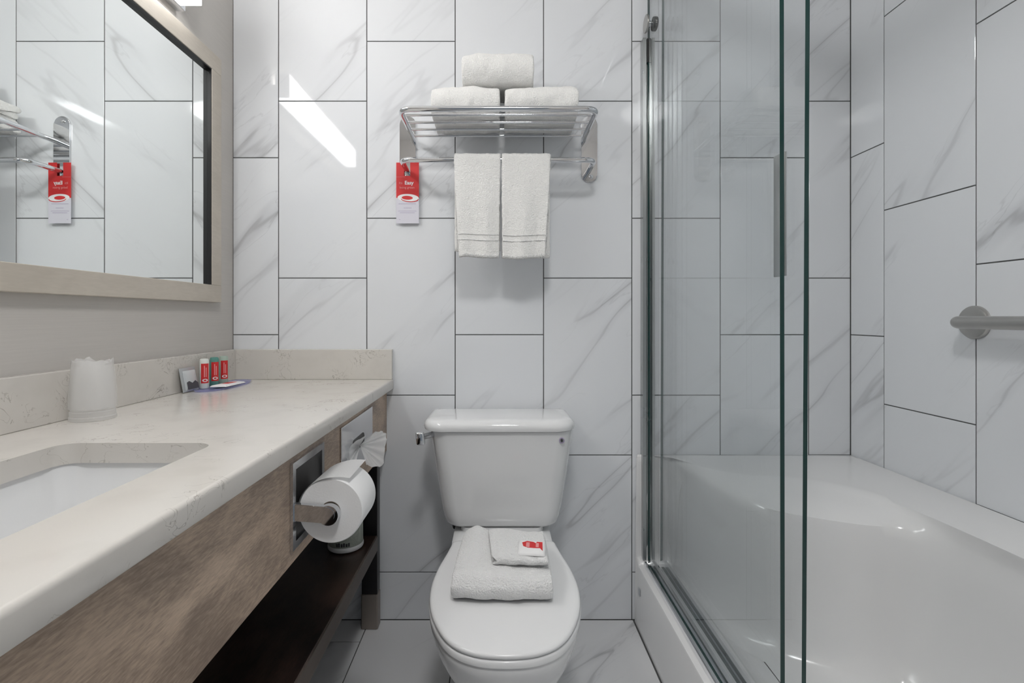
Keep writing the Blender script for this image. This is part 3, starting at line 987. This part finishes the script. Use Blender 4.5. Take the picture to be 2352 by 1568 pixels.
# outline of the closed lid in plan: (distance in front of the lens, half width)
half = [(1.474, 0.132), (1.466, 0.147), (1.44, 0.1515), (1.39, 0.1595), (1.317, 0.1725), (1.241, 0.1795), (1.174, 0.1765), (1.1214, 0.1665),
        (1.0735, 0.1500), (1.0297, 0.1275), (0.998, 0.0985), (0.979, 0.0620), (0.9725, 0.030)]
hs = smooth_poly(half + [(0.9705, 0.0)], 3)
def lid_ring(z, inset=0.0, back=None):
    pts = [(BX - w_, d_ - D) for d_, w_ in hs] + [(BX + w_, d_ - D) for d_, w_ in hs[-2::-1]]
    if back is not None:
        pts = [(x, min(y, back)) for x, y in pts]
    cx, cy = BX, 1.22 - D
    out = []
    for x, y in pts:
        v = Vector((x - cx, y - cy))
        l = v.length
        v = v * ((l - inset) / l)
        out.append((cx + v.x, cy + v.y, z))
    return out
bm = bmesh.new()
loft(bm, [lid_ring(0.3838, 0.006), lid_ring(0.3848, 0.002), lid_ring(0.389, 0.0), lid_ring(0.3925, 0.002), lid_ring(0.3945, 0.006), lid_ring(0.3952, 0.014), lid_ring(0.3960, 0.07)], True, True, True)
obj('seat_lid', bm, M_PLASTIC, t_toilet, True, 60)
bm = bmesh.new()
loft(bm, [lid_ring(0.3675, 0.003, 1.44 - D), lid_ring(0.369, -0.001, 1.44 - D), lid_ring(0.379, -0.0015, 1.44 - D), lid_ring(0.3825, 0.003, 1.44 - D)], True, True, True)
obj('seat', bm, M_PLASTIC, t_toilet, True, 60)
for s in (-1, 1):
    bm = bmesh.new(); tube(bm, [(BX + s * 0.062, 1.482 - D, 0.386), (BX + s * 0.098, 1.482 - D, 0.386)], 0.0085, 14)
    obj('hinge', bm, M_PLASTIC, t_toilet, True, 50)
bm = bmesh.new()
def bowl_ring(z, kx, ky, cyd):
    r = lid_ring(z, 0.0)
    return [(BX + (x - BX) * kx, (cyd - D) + (y - (1.22 - D)) * ky, z) for x, y, _ in r]
loft(bm, [bowl_ring(0.0004, 0.66, 0.80, 1.30), bowl_ring(0.02, 0.65, 0.79, 1.30), bowl_ring(0.10, 0.60, 0.74, 1.31), bowl_ring(0.18, 0.66, 0.78, 1.29),
          bowl_ring(0.25, 0.82, 0.89, 1.25), bowl_ring(0.31, 0.935, 0.965, 1.228), bowl_ring(0.345, 0.985, 0.992, 1.221), bowl_ring(0.360, 0.998, 0.998, 1.22), bowl_ring(0.3672, 0.985, 0.988, 1.22)], True, True, True)
obj('bowl', bm, M_CERAMIC, t_toilet, True, 60)
bm = bmesh.new()                                    # deck that carries the tank
loft(bm, [rrect(BX - 0.004, -0.16, w_, 0.125, 0.03, z) for z, w_ in ((0.0004, 0.105), (0.20, 0.11), (0.30, 0.135), (0.375, 0.150), (0.384, 0.148), (0.3870, 0.142))]
     + [rrect(BX - 0.004, -0.125, 0.128, 0.075, 0.03, z) for z in (0.388, 0.4013)], True, True, True)
obj('deck', bm, M_CERAMIC, t_toilet, True, 50)
bm = bmesh.new()                                    # supply hose under the tank
tube(bm, fillet([(-0.135, -0.115, 0.404), (-0.135, -0.115, 0.30), (-0.150, -0.06, 0.20), (-0.150, -0.004, 0.17)], 0.05, 8), 0.006, 10)
obj('supply_hose', bm, M_NICKEL, t_toilet, True, 50)
bm = bmesh.new(); lathe(bm, [(0.012, 0.0), (0.014, 0.006), (0.014, 0.028), (0.010, 0.034)], (-0.135, -0.115, 0.3665), seg=12)
obj('supply_nut', bm, M_BLACK, t_toilet, True, 40)

# ------------------------------------------------------------------ bath mat, washcloth and soap on the lid
LT = 0.3985
def rot_about(bm, cx, cy, a):
    bmesh.ops.rotate(bm, cent=(cx, cy, 0), matrix=Matrix.Rotation(a, 3, 'Z'), verts=bm.verts[:])
bm = bmesh.new()
yf, yb = 1.138 - D, 1.395 - D
def msag(u, lf):
    k = 1 if lf > 0.55 else 0
    back = max(0, (lf - 0.62) / 0.38)
    hump = 0.016 * back * math.exp(-((u - 0.16) / 0.13) ** 2) - 0.006 * back * (1 if u > 0.6 else 0)
    return (-0.004 * math.sin(u * 4) * (1 - k), k * (-0.005 * abs(2 * u - 1) ** 3) + hump)
strip_sweep(bm, fold_line(yf + 0.008, yb, LT + 0.0085, LT + 0.049, r=0.0215), 0.017, lambda l: -0.1055 + 0.010 * max(0, (l - 0.6)), lambda l: 0.1305 - 0.012 * max(0, (l - 0.6)), 30, msag)
strip_sweep(bm, fold_line(yf + 0.026, yb - 0.004, LT + 0.024, LT + 0.0335, r=0.0045), 0.012, lambda l: -0.099, lambda l: 0.117, 30, lambda u, lf: (0, msag(u, lf)[1] * 0.6))
terry(bm, 0.0040, 25, 5.0)
terry(bm, 0.0026, 80, 5.0)
rot_about(bm, 0.01, 1.27 - D, math.radians(-2.2))
mat_o = obj('folded_bath_mat', bm, M_CLOTH, None, True, None)
sub = mat_o.modifiers.new('smooth', 'SUBSURF'); sub.levels = 1; sub.render_levels = 1
tag(mat_o, 'folded white bath mat lying on the closed toilet lid', 'bath mat')
MT = LT + 0.0600
bm = bmesh.new()
def wsag(u, lf):
    back = lf if lf > 0.5 else 0
    lift = 0.011 * math.exp(-((u - 0.80) / 0.14) ** 2)
    return (0.030 * (0.5 - u) * (1 - abs(2 * lf - 1)) * 0, 0.004 * math.sin(u * 6) * back - 0.010 * max(0, u - 0.88) / 0.12 * 0)
strip_sweep(bm, fold_line(1.192 - D, 1.350 - D, MT + 0.0045, MT + 0.0145, r=0.005), 0.0088, lambda l: 0.000 - 0.030 * abs(2 * l - 1), lambda l: 0.124 - 0.006 * abs(2 * l - 1), 24, wsag)
terry(bm, 0.0018, 75, 2.0)
rot_about(bm, 0.06, 1.30 - D, math.radians(-2.5))
wc = obj('folded_washcloth', bm, M_CLOTH, None, True, None)
sub = wc.modifiers.new('smooth', 'SUBSURF'); sub.levels = 1; sub.render_levels = 1
tag(wc, 'small folded white washcloth on top of the bath mat', 'washcloth')
# soap sachet with red print
SZ = MT + 0.0205
t = thing('soap_packet', (0.081, 1.228 - D, SZ), 'small white soap packet with red print on the folded washcloth', 'soap packet')
bm = bmesh.new()
rings = [rrect(0, 0, 0.034 + g, 0.030 + g, 0.004, z) for g, z in ((-0.002, 0.0), (0.0, 0.0015), (0.0, 0.003), (-0.004, 0.0075), (-0.012, 0.009))]
loft(bm, rings, True, True, True)
MS = Matrix.Translation((0.0815, 1.232 - D, SZ)) @ Matrix.Rotation(math.radians(-6), 4, 'Z') @ Matrix.Rotation(math.radians(8), 4, 'X')
bmesh.ops.transform(bm, matrix=MS, verts=bm.verts[:])
obj('wrapper', bm, M_WHITE, t, True, 60)
bm = bmesh.new()
shape = [(-0.024, 0.012), (-0.012, 0.019), (0.004, 0.016), (0.010, 0.011), (0.012, 0.017), (0.026, 0.017), (0.027, -0.018), (0.020, -0.008), (0.006, -0.009), (-0.010, -0.008), (-0.021, -0.002)]
loft(bm, [[(x, y, z) for x, y in shape] for z in (0.0088, 0.0096)], True, True, True)
bmesh.ops.transform(bm, matrix=MS, verts=bm.verts[:])
obj('red_print', bm, M_RED, t)
for sx, wd, ln in ((-0.0095, 0.0042, 0.010), (0.0135, 0.0036, 0.0085)):
    bm = bmesh.new()
    box(bm, sx - wd, sx + wd, 0.003 - ln, 0.003 + ln, 0.0094, 0.0099)
    bmesh.ops.transform(bm, matrix=MS, verts=bm.verts[:])
    obj('pale_mark', bm, M_PINKINK, t)

# ------------------------------------------------------------------ bathtub with low front sill
FLZ = 0.150
ctl = [  # outer (x, dist, z)      upper line (x, dist, z)      inner edge (x, dist, z)
    ((0.475, 2.240, 0.200), (0.575, 2.200, 0.200), (0.600, 2.150, 0.194)),
    ((0.475, 1.200, 0.200), (0.575, 1.200, 0.200), (0.600, 1.200, 0.194)),
    ((0.475, 0.400, 0.200), (0.575, 0.400, 0.200), (0.600, 0.400, 0.194)),
    ((0.475, 0.090, 0.200), (0.575, 0.120, 0.200), (0.602, 0.150, 0.196)),
    ((0.475, 0.030, 0.201), (0.580, 0.060, 0.204), (0.606, 0.085, 0.212)),
    ((0.475, 0.012, 0.225), (0.582, 0.024, 0.250), (0.608, 0.052, 0.280)),
    ((0.475, 0.0105, 0.430), (0.584, 0.020, 0.440), (0.612, 0.048, 0.430)),
    ((0.475, 0.0100, 0.568), (0.588, 0.020, 0.560), (0.618, 0.060, 0.505)),
    ((0.478, 0.0015, 0.574), (0.600, 0.030, 0.564), (0.628, 0.110, 0.518)),
    ((0.620, 0.0015, 0.574), (0.660, 0.120, 0.563), (0.665, 0.220, 0.520)),
    ((0.740, 0.0015, 0.574), (0.752, 0.205, 0.563), (0.711, 0.307, 0.520)),
    ((0.860, 0.0015, 0.574), (0.835, 0.225, 0.563), (0.767, 0.377, 0.520)),
    ((0.980, 0.0015, 0.574), (0.916, 0.252, 0.563), (0.814, 0.407, 0.520)),
    ((1.100, 0.0015, 0.574), (0.975, 0.310, 0.563), (0.919, 0.460, 0.520)),
    ((1.2175, 0.0015, 0.574), (1.018, 0.380, 0.562), (0.998, 0.484, 0.520)),
    ((1.2175, 0.250, 0.574), (1.045, 0.480, 0.562), (1.042, 0.540, 0.520)),
    ((1.2175, 0.500, 0.574), (1.055, 0.620, 0.562), (1.062, 0.640, 0.520)),
    ((1.2175, 0.800, 0.574), (1.057, 0.820, 0.562), (1.066, 0.820, 0.520)),
    ((1.2175, 1.500, 0.574), (1.057, 1.500, 0.562), (1.066, 1.500, 0.520)),
    ((1.2175, 2.240, 0.574), (1.040, 2.180, 0.562), (1.030, 2.130, 0.520)),
    ((0.850, 2.240, 0.574), (0.850, 2.200, 0.562), (0.850, 2.150, 0.520)),
]
def closed_spline(ps, n=6):
    out = []
    m = len(ps)
    for i in range(m):
        p0, p1, p2, p3 = ps[i - 1], ps[i], ps[(i + 1) % m], ps[(i + 2) % m]
        l01 = max(math.dist(p0, p1), 1e-4); l12 = max(math.dist(p1, p2), 1e-4); l23 = max(math.dist(p2, p3), 1e-4)
        for k in range(n):
            s = k / n
            r = []
            for q in range(3):
                m1 = ((p1[q] - p0[q]) / l01 + (p2[q] - p1[q]) / l12) * 0.5 * l12
                m2 = ((p2[q] - p1[q]) / l12 + (p3[q] - p2[q]) / l23) * 0.5 * l12
                h = ((2 * s ** 3 - 3 * s * s + 1) * p1[q] + (s ** 3 - 2 * s * s + s) * m1 + (-2 * s ** 3 + 3 * s * s) * p2[q] + (s ** 3 - s * s) * m2)
                r.append(h)
            out.append(r)
    return out
def lin_closed(ps, n=6):
    out = []
    for i in range(len(ps)):
        for k in range(n):
            out.append([lerp(a, b, k / n) for a, b in zip(ps[i], ps[(i + 1) % len(ps)])])
    return out
Oc = lin_closed([c[0] for c in ctl])
Uc = closed_spline([c[1] for c in ctl])
Ec = closed_spline([c[2] for c in ctl])
wpt = lambda p: (p[0], -p[1], p[2])
def mixr(a, b, s, dz=0.0):
    return [[lerp(p, q, s) for p, q in zip(x, y)][:2] + [lerp(x[2], y[2], s) + dz] for x, y in zip(a, b)]
def inset_ring(ps, amt, zf):
    m = len(ps)
    area = sum(ps[i][0] * ps[(i + 1) % m][1] - ps[(i + 1) % m][0] * ps[i][1] for i in range(m))
    sg = 1 if area > 0 else -1
    out = []
    for i in range(m):
        a, b = ps[i - 4], ps[(i + 4) % m]
        tx, ty = b[0] - a[0], b[1] - a[1]
        l = math.hypot(tx, ty) or 1
        out.append([ps[i][0] - sg * ty / l * amt, ps[i][1] + sg * tx / l * amt, FLZ + (ps[i][2] - FLZ) * zf])
    return out
rings = [[[p[0] - 0.006 * (1 if p[0] < 0.48 else 0), p[1], 0.0005] for p in Oc],
         [[p[0], p[1], p[2] - 0.006] for p in Oc], [[lerp(p[0], q[0], 0.025), lerp(p[1], q[1], 0.025), p[2] - 0.001] for p, q in zip(Oc, Uc)],
         mixr(Oc, Uc, 0.08), mixr(Oc, Uc, 0.5, 0.001), mixr(Oc, Uc, 0.9), Uc, mixr(Uc, Ec, 0.12, -0.0005), mixr(Uc, Ec, 0.5, 0.006), mixr(Uc, Ec, 0.85, 0.005), Ec,
         inset_ring(Ec, 0.006, 0.93), inset_ring(Ec, 0.012, 0.75), inset_ring(Ec, 0.020, 0.40), inset_ring(Ec, 0.032, 0.18), inset_ring(Ec, 0.055, 0.06), inset_ring(Ec, 0.09, 0.0)]
bm = bmesh.new()
loft(bm, [[wpt(p) for p in r] for r in rings], True, False, True)
t_tub = thing('bathtub', (0.85, -1.1, 0.0), 'white acrylic bathtub with a low front sill behind the glass doors', 'bathtub')
obj('shell', bm, M_ACRYLIC, t_tub, True, 45)
bm = bmesh.new(); box(bm, 0.4698, 0.4712, -0.068, -0.050, 0.118, 0.140)
obj('sticker', bm, M_SILVER, t_tub)

# ------------------------------------------------------------------ shower door: fixed track, jamb, header
GX1, GX2 = 0.512, 0.553
t = thing('shower_door_track', (0.53, -1.1, 0.2), 'chrome bottom track and wall jamb for the sliding glass doors on the tub sill', 'door track')
sec = [(0.4935, 0.2012), (0.4935, 0.214), (0.4960, 0.2165), (0.5035, 0.2165), (0.5045, 0.206), (0.5210, 0.206), (0.5220, 0.2185), (0.5300, 0.2200), (0.5345, 0.2185),
       (0.5355, 0.206), (0.5600, 0.206), (0.5610, 0.222), (0.5700, 0.222), (0.5720, 0.2012)]
bm = bmesh.new()
loft(bm, [[(x, yy, z) for x, z in sec] for yy in (-0.030, -2.24)], True, True, True)
obj('bottom_track', bm, M_ALU, t)
jam = [(0.4915, -0.0008), (0.4915, -0.030), (0.5035, -0.030), (0.5035, -0.0135), (0.5230, -0.0135), (0.5230, -0.030), (0.5320, -0.030), (0.5320, -0.0008)]
bm = bmesh.new()
loft(bm, [[(x, y, z) for x, y in jam] for z in (0.576, 1.998)], True, True, True)
obj('wall_jamb', bm, M_JAMB, t)
bm = bmesh.new()
loft(bm, [[(x, min(y, -0.0125), z) for x, y in jam] for z in (0.222, 0.575)], True, True, True)
obj('wall_jamb', bm, M_JAMB, t)
obj('bumper', bevbox(0.5055, 0.5200, -0.0298, -0.0102, 1.915, 1.997, 0.002), M_BLACK, t)
hd = thing('shower_door_header', (0.53, -1.1, 2.16), 'chrome header rail above the sliding glass doors', 'door rail')
obj('header_rail', bevbox(0.4950, 0.5730, YF + 0.003, -0.001, 2.162, 2.215, 0.004), M_ALU, hd)

def door_panel(gx, y0, y1, z0, z1, lean, label):
    t = thing('shower_door_panel', (gx, (y0 + y1) / 2, z0), label, 'shower door', 'sliding glass shower doors')
    bm = bmesh.new()
    box(bm, gx - 0.004, gx + 0.004, y0, y1, z0, z1)
    for f in bm.faces:
        n_ = f.normal if f.normal.length else f.calc_center_median()
    bm.normal_update()
    for f in bm.faces:
        f.material_index = 0 if abs(f.normal.x) > 0.9 else 1
    for v in bm.verts:
        v.co.y += lean * (v.co.z - z0)
    obj('glass', bm, [M_GLASS, M_GLASSEDGE], t)
    return t
p_out = door_panel(GX1, 0.905 - D, -0.0315, 0.2068, 2.150, 0.0023, 'outer sliding glass shower door nearest the toilet, pushed to the wall')
p_in = door_panel(GX2, 0.9115 - D, -0.034, 0.2068, 2.150, -0.0090, 'inner sliding glass shower door with the flat bar handle')
bm = bmesh.new()                                     # roller at the top far corner of the outer panel
lathe(bm, [(0.006, -0.012), (0.028, -0.012), (0.0285, -0.008), (0.026, -0.005), (0.012, -0.004)], (GX1 - 0.008, -0.055, 2.030), 'X', 36)
ro = obj('roller', bm, M_NICKEL, p_out, True, 35)
bm = bmesh.new()
lathe(bm, [(0.012, -0.0125), (0.012, -0.0045)], (GX1, -0.055, 2.030), 'X', 24)
obj('roller_hub', bm, M_CHROME, ro, True, 35)
bm = bmesh.new()
lathe(bm, [(0.010, 0.0042), (0.021, 0.0045), (0.022, 0.008), (0.022, 0.017), (0.019, 0.019)], (GX1, -0.055, 2.030), 'X', 30)
obj('roller_wheel', bm, M_BLACK, ro, True, 35)
hyc = 0.966 - D
ha = obj('handle', bevbox(GX2 - 0.0145, GX2 - 0.0085, hyc - 0.0185, hyc + 0.0185, 1.126, 1.362, 0.0015), M_JAMB, p_in, True, 30)
for zz in (1.16, 1.33):
    bm = bmesh.new(); lathe(bm, [(0.006, -0.0092), (0.006, -0.0041)], (GX2, hyc, zz), 'X', 18)
    obj('handle_post', bm, M_ALU, ha, True, 40)

# ------------------------------------------------------------------ grab bar
t = thing('grab_bar', (XR, -0.455, 1.03), 'brushed steel grab bar with round flange on the right tiled wall', 'grab bar')
gz, gy, gx_ = 1.0345, -0.4565, XR - 0.055
bm = bmesh.new(); lathe(bm, [(0.0425, -0.0008), (0.0425, -0.006), (0.040, -0.010), (0.032, -0.0125), (0.017, -0.013)], (XR, gy, gz), 'X', 48)
fl = obj('flange', bm, M_NICKEL, t, True, 40)
bm = bmesh.new(); lathe(bm, [(0.0425, -0.0008), (0.0425, -0.006), (0.040, -0.010), (0.032, -0.0125), (0.017, -0.013)], (XR, gy - 1.10, gz), 'X', 48)
obj('flange', bm, M_NICKEL, t, True, 40)
bm = bmesh.new()
tube(bm, fillet([(XR - 0.012, gy, gz), (gx_, gy, gz), (gx_, gy - 1.10, gz), (XR - 0.012, gy - 1.10, gz)], 0.035, 10), 0.0158, 24)
obj('bar', bm, M_NICKEL, t, True, 50)

# ------------------------------------------------------------------ cup wrapped in film, on the counter
cc = Vector((-0.853, 1.057 - D, CT + 0.0004))
t = thing('wrapped_cup', cc, 'upturned frosted plastic cup in crinkled film on the counter', 'cup')
bm = bmesh.new()
lathe(bm, [(0.0392, 0.0), (0.0405, 0.001), (0.0405, 0.007), (0.0388, 0.0085), (0.0392, 0.012), (0.0392, 0.018), (0.0375, 0.0195), (0.0330, 0.098), (0.0305, 0.107), (0.026, 0.110), (0.004, 0.1095)], cc, seg=48, cap0=False)
obj('cup', bm, M_CUP, t, True, 40)
bm = bmesh.new()
prof = [(0.0412, 0.024), (0.0405, 0.05), (0.0388, 0.08), (0.0368, 0.103), (0.0352, 0.114), (0.0345, 0.123), (0.030, 0.120), (0.020, 0.1145), (0.004, 0.1125)]
seg = 44
rings = []
for q, (r, h) in enumerate(prof):
    ring = []
    for k in range(seg):
        a = 2 * PI * k / seg
        n_ = mnoise.noise(Vector((math.cos(a) * 2.6, math.sin(a) * 2.6, h * 42))) + 0.5 * mnoise.noise(Vector((math.cos(a) * 6, math.sin(a) * 6, h * 90 + 5)))
        rr = r + 0.0012 * n_
        hh = h + (0.008 * n_ + 0.003 * math.sin(3 * a) if q in (4, 5) else 0.003 * n_ if q > 5 else 0.0015 * n_)
        ring.append(cc + Vector((rr * math.cos(a), rr * math.sin(a), hh)))
    rings.append(ring)
loft(bm, rings, True, False, True)
obj('film', bm, M_FILM, t, True, 60)

# ------------------------------------------------------------------ toiletries in the far corner of the counter
ct = CT + 0.0004
t = thing('plastic_tray', (-0.842, -0.205, ct), 'shallow clear bluish plastic tray holding the toiletries', 'tray')
bm = bmesh.new()
TRX, TRY = -0.846, -0.190
def tray_ring(g, z):
    return [(TRX + 0.050 * 0 + (0.047 + g) * math.copysign(abs(math.cos(a)) ** 0.8, math.cos(a)), TRY + (0.125 + g) * math.copysign(abs(math.sin(a)) ** 0.9, math.sin(a)), z) for a in [2 * PI * k / 48 for k in range(48)]]
loft(bm, [tray_ring(-0.008, ct + 0.0012), tray_ring(-0.008, ct), tray_ring(-0.002, ct + 0.0005), tray_ring(0.003, ct + 0.006), tray_ring(0.0015, ct + 0.0062), tray_ring(-0.003, ct + 0.0018), tray_ring(-0.0085, ct + 0.0013)], True, True, True)
obj('dish', bm, M_TRAY, t, True, 60)
tz = ct + 0.0016
def tube_bottle(x, y, mat, label, cap_mat, h=0.088, r=0.0128):
    t = thing('toiletry_tube', (x, y, tz), label, 'toiletry tube', 'small toiletry tubes in the tray')
    bm = bmesh.new()
    lathe(bm, [(r * 0.92, 0.0), (r, 0.002), (r, h - 0.012), (r * 0.98, h - 0.006), (r * 0.86, h - 0.001), (r * 0.60, h)], (x, y, tz), seg=32)
    obj('bottle', bm, mat, t, True, 40)
    bm = bmesh.new()                                  # label wrapped on the side that faces the room
    rows = []
    a_c = math.atan2(-D * 0.85 - y, 0 - x)            # towards the viewer's side of the room
    for k in range(15):
        a = a_c + lerp(-0.75, 0.95, k / 14)
        rows.append([(x + rr * math.cos(a), y + rr * math.sin(a), tz + z) for rr, z in ((r + 0.0001, 0.016), (r + 0.0005, 0.016), (r + 0.0005, 0.074), (r + 0.0001, 0.074))])
    loft(bm, rows, True, True, True)
    lb = obj('label', bm, M_RED, t)
    for da, z0, z1 in ((-0.12, 0.034, 0.068), (0.22, 0.034, 0.062)):          # upright print too fine to read
        bm = bmesh.new()
        rows = []
        for k in range(4):
            a = a_c + da + 0.17 * k / 3
            rows.append([(x + rr * math.cos(a), y + rr * math.sin(a), tz + z) for rr, z in ((r + 0.0004, z0), (r + 0.0009, z0), (r + 0.0009, z1), (r + 0.0004, z1))])
        loft(bm, rows, True, True, True)
        obj('print_line', bm, M_PINKINK, lb)
    bm = bmesh.new()                                  # white oval mark
    rows = []
    for k in range(20):
        q = 2 * PI * k / 20
        rows.append([(x + (r + e) * math.cos(a_c + 0.1 + s * 0.55 * math.cos(q)), y + (r + e) * math.sin(a_c + 0.1 + s * 0.55 * math.cos(q)), tz + 0.0245 + s * 0.0045 * math.sin(q)) for s, e in ((1.0, 0.0006), (1.0, 0.0010), (0.55, 0.0010), (0.55, 0.0006))])
    loft(bm, rows + [rows[0]], True, False, False)
    obj('oval_mark', bm, M_WHITE, lb)
    return t
tube_bottle(-0.877, 1.497 - D, M_BOTTLE, 'white toiletry tube with red label, nearest the grey sachet', M_BOTTLE)
tube_bottle(-0.876, 1.549 - D, M_TEAL, 'teal toiletry tube with red label, middle of the three', M_TEAL)
tube_bottle(-0.876, 1.602 - D, M_CLEARISH, 'pale clear toiletry tube with red label, nearest the tiled wall', M_CLEARISH)

t = thing('coffee_sachet', (-0.885, 1.437 - D, tz), 'grey and black foil sachet leaning on the backsplash', 'sachet')
def lean(bm):
    M_ = Matrix.Translation((-0.8805, 1.440 - D, tz + 0.0004)) @ Matrix.Rotation(math.radians(-11), 4, 'Y')
    bmesh.ops.transform(bm, matrix=M_, verts=bm.verts[:])
bm = bmesh.new()
loft(bm, [[(x, y, z) for y, z in ((-0.036, 0.0), (0.036, 0.0), (0.036, 0.068), (-0.036, 0.068))] for x in (-0.0010, 0.0)], True, True, True)
lean(bm); obj('card', bm, M_SILVER, t)
bm = bmesh.new()
pil = []
for x, g in ((0.0001, 0.0), (0.0015, 0.0), (0.0045, 0.006), (0.0055, 0.014)):
    pil.append([(x, p[0], p[1]) for p in rrect(0.004, 0.031, 0.029 - g, 0.028 - g, 0.003, 0)])
loft(bm, pil, True, True, True)
lean(bm); obj('pouch', bm, plain('pale_foil', (0.62, 0.65, 0.66), 0.35, 0.3), t, True, 60)
bm = bmesh.new()
loft(bm, [[(x, y, z) for y, z in ((-0.020, 0.005), (0.030, 0.005), (0.030, 0.020), (0.018, 0.028), (0.004, 0.022), (-0.010, 0.029), (-0.020, 0.026))] for x in (0.0050, 0.0060)], True, True, True)
lean(bm); obj('dark_print', bm, M_DARKINK, t)

t = thing('flat_sachet', (-0.828, 1.535 - D, tz), 'flat white sachet with red print lying at the front of the tray', 'sachet')
bm = bmesh.new()
MFS = Matrix.Translation((-0.8320, 1.548 - D, tz + 0.0030)) @ Matrix.Rotation(math.radians(4), 4, 'Z') @ Matrix.Rotation(math.radians(-2), 4, 'X')
loft(bm, [rrect(0, 0, 0.024 + g, 0.068 + g, 0.002, z) for g, z in ((-0.001, 0), (0, 0.0008), (-0.004, 0.0045), (-0.012, 0.0060))], True, True, True)
bmesh.ops.transform(bm, matrix=MFS, verts=bm.verts[:])
obj('wrapper', bm, M_WHITE, t, True, 60)
bm = bmesh.new()
loft(bm, [[(x, y, z) for x, y in ((-0.010, -0.020), (0.010, -0.024), (0.012, 0.030), (-0.004, 0.034), (-0.011, 0.012))] for z in (0.0058, 0.0066)], True, True, True)
bmesh.ops.transform(bm, matrix=MFS, verts=bm.verts[:])
obj('red_print', bm, M_RED, t)
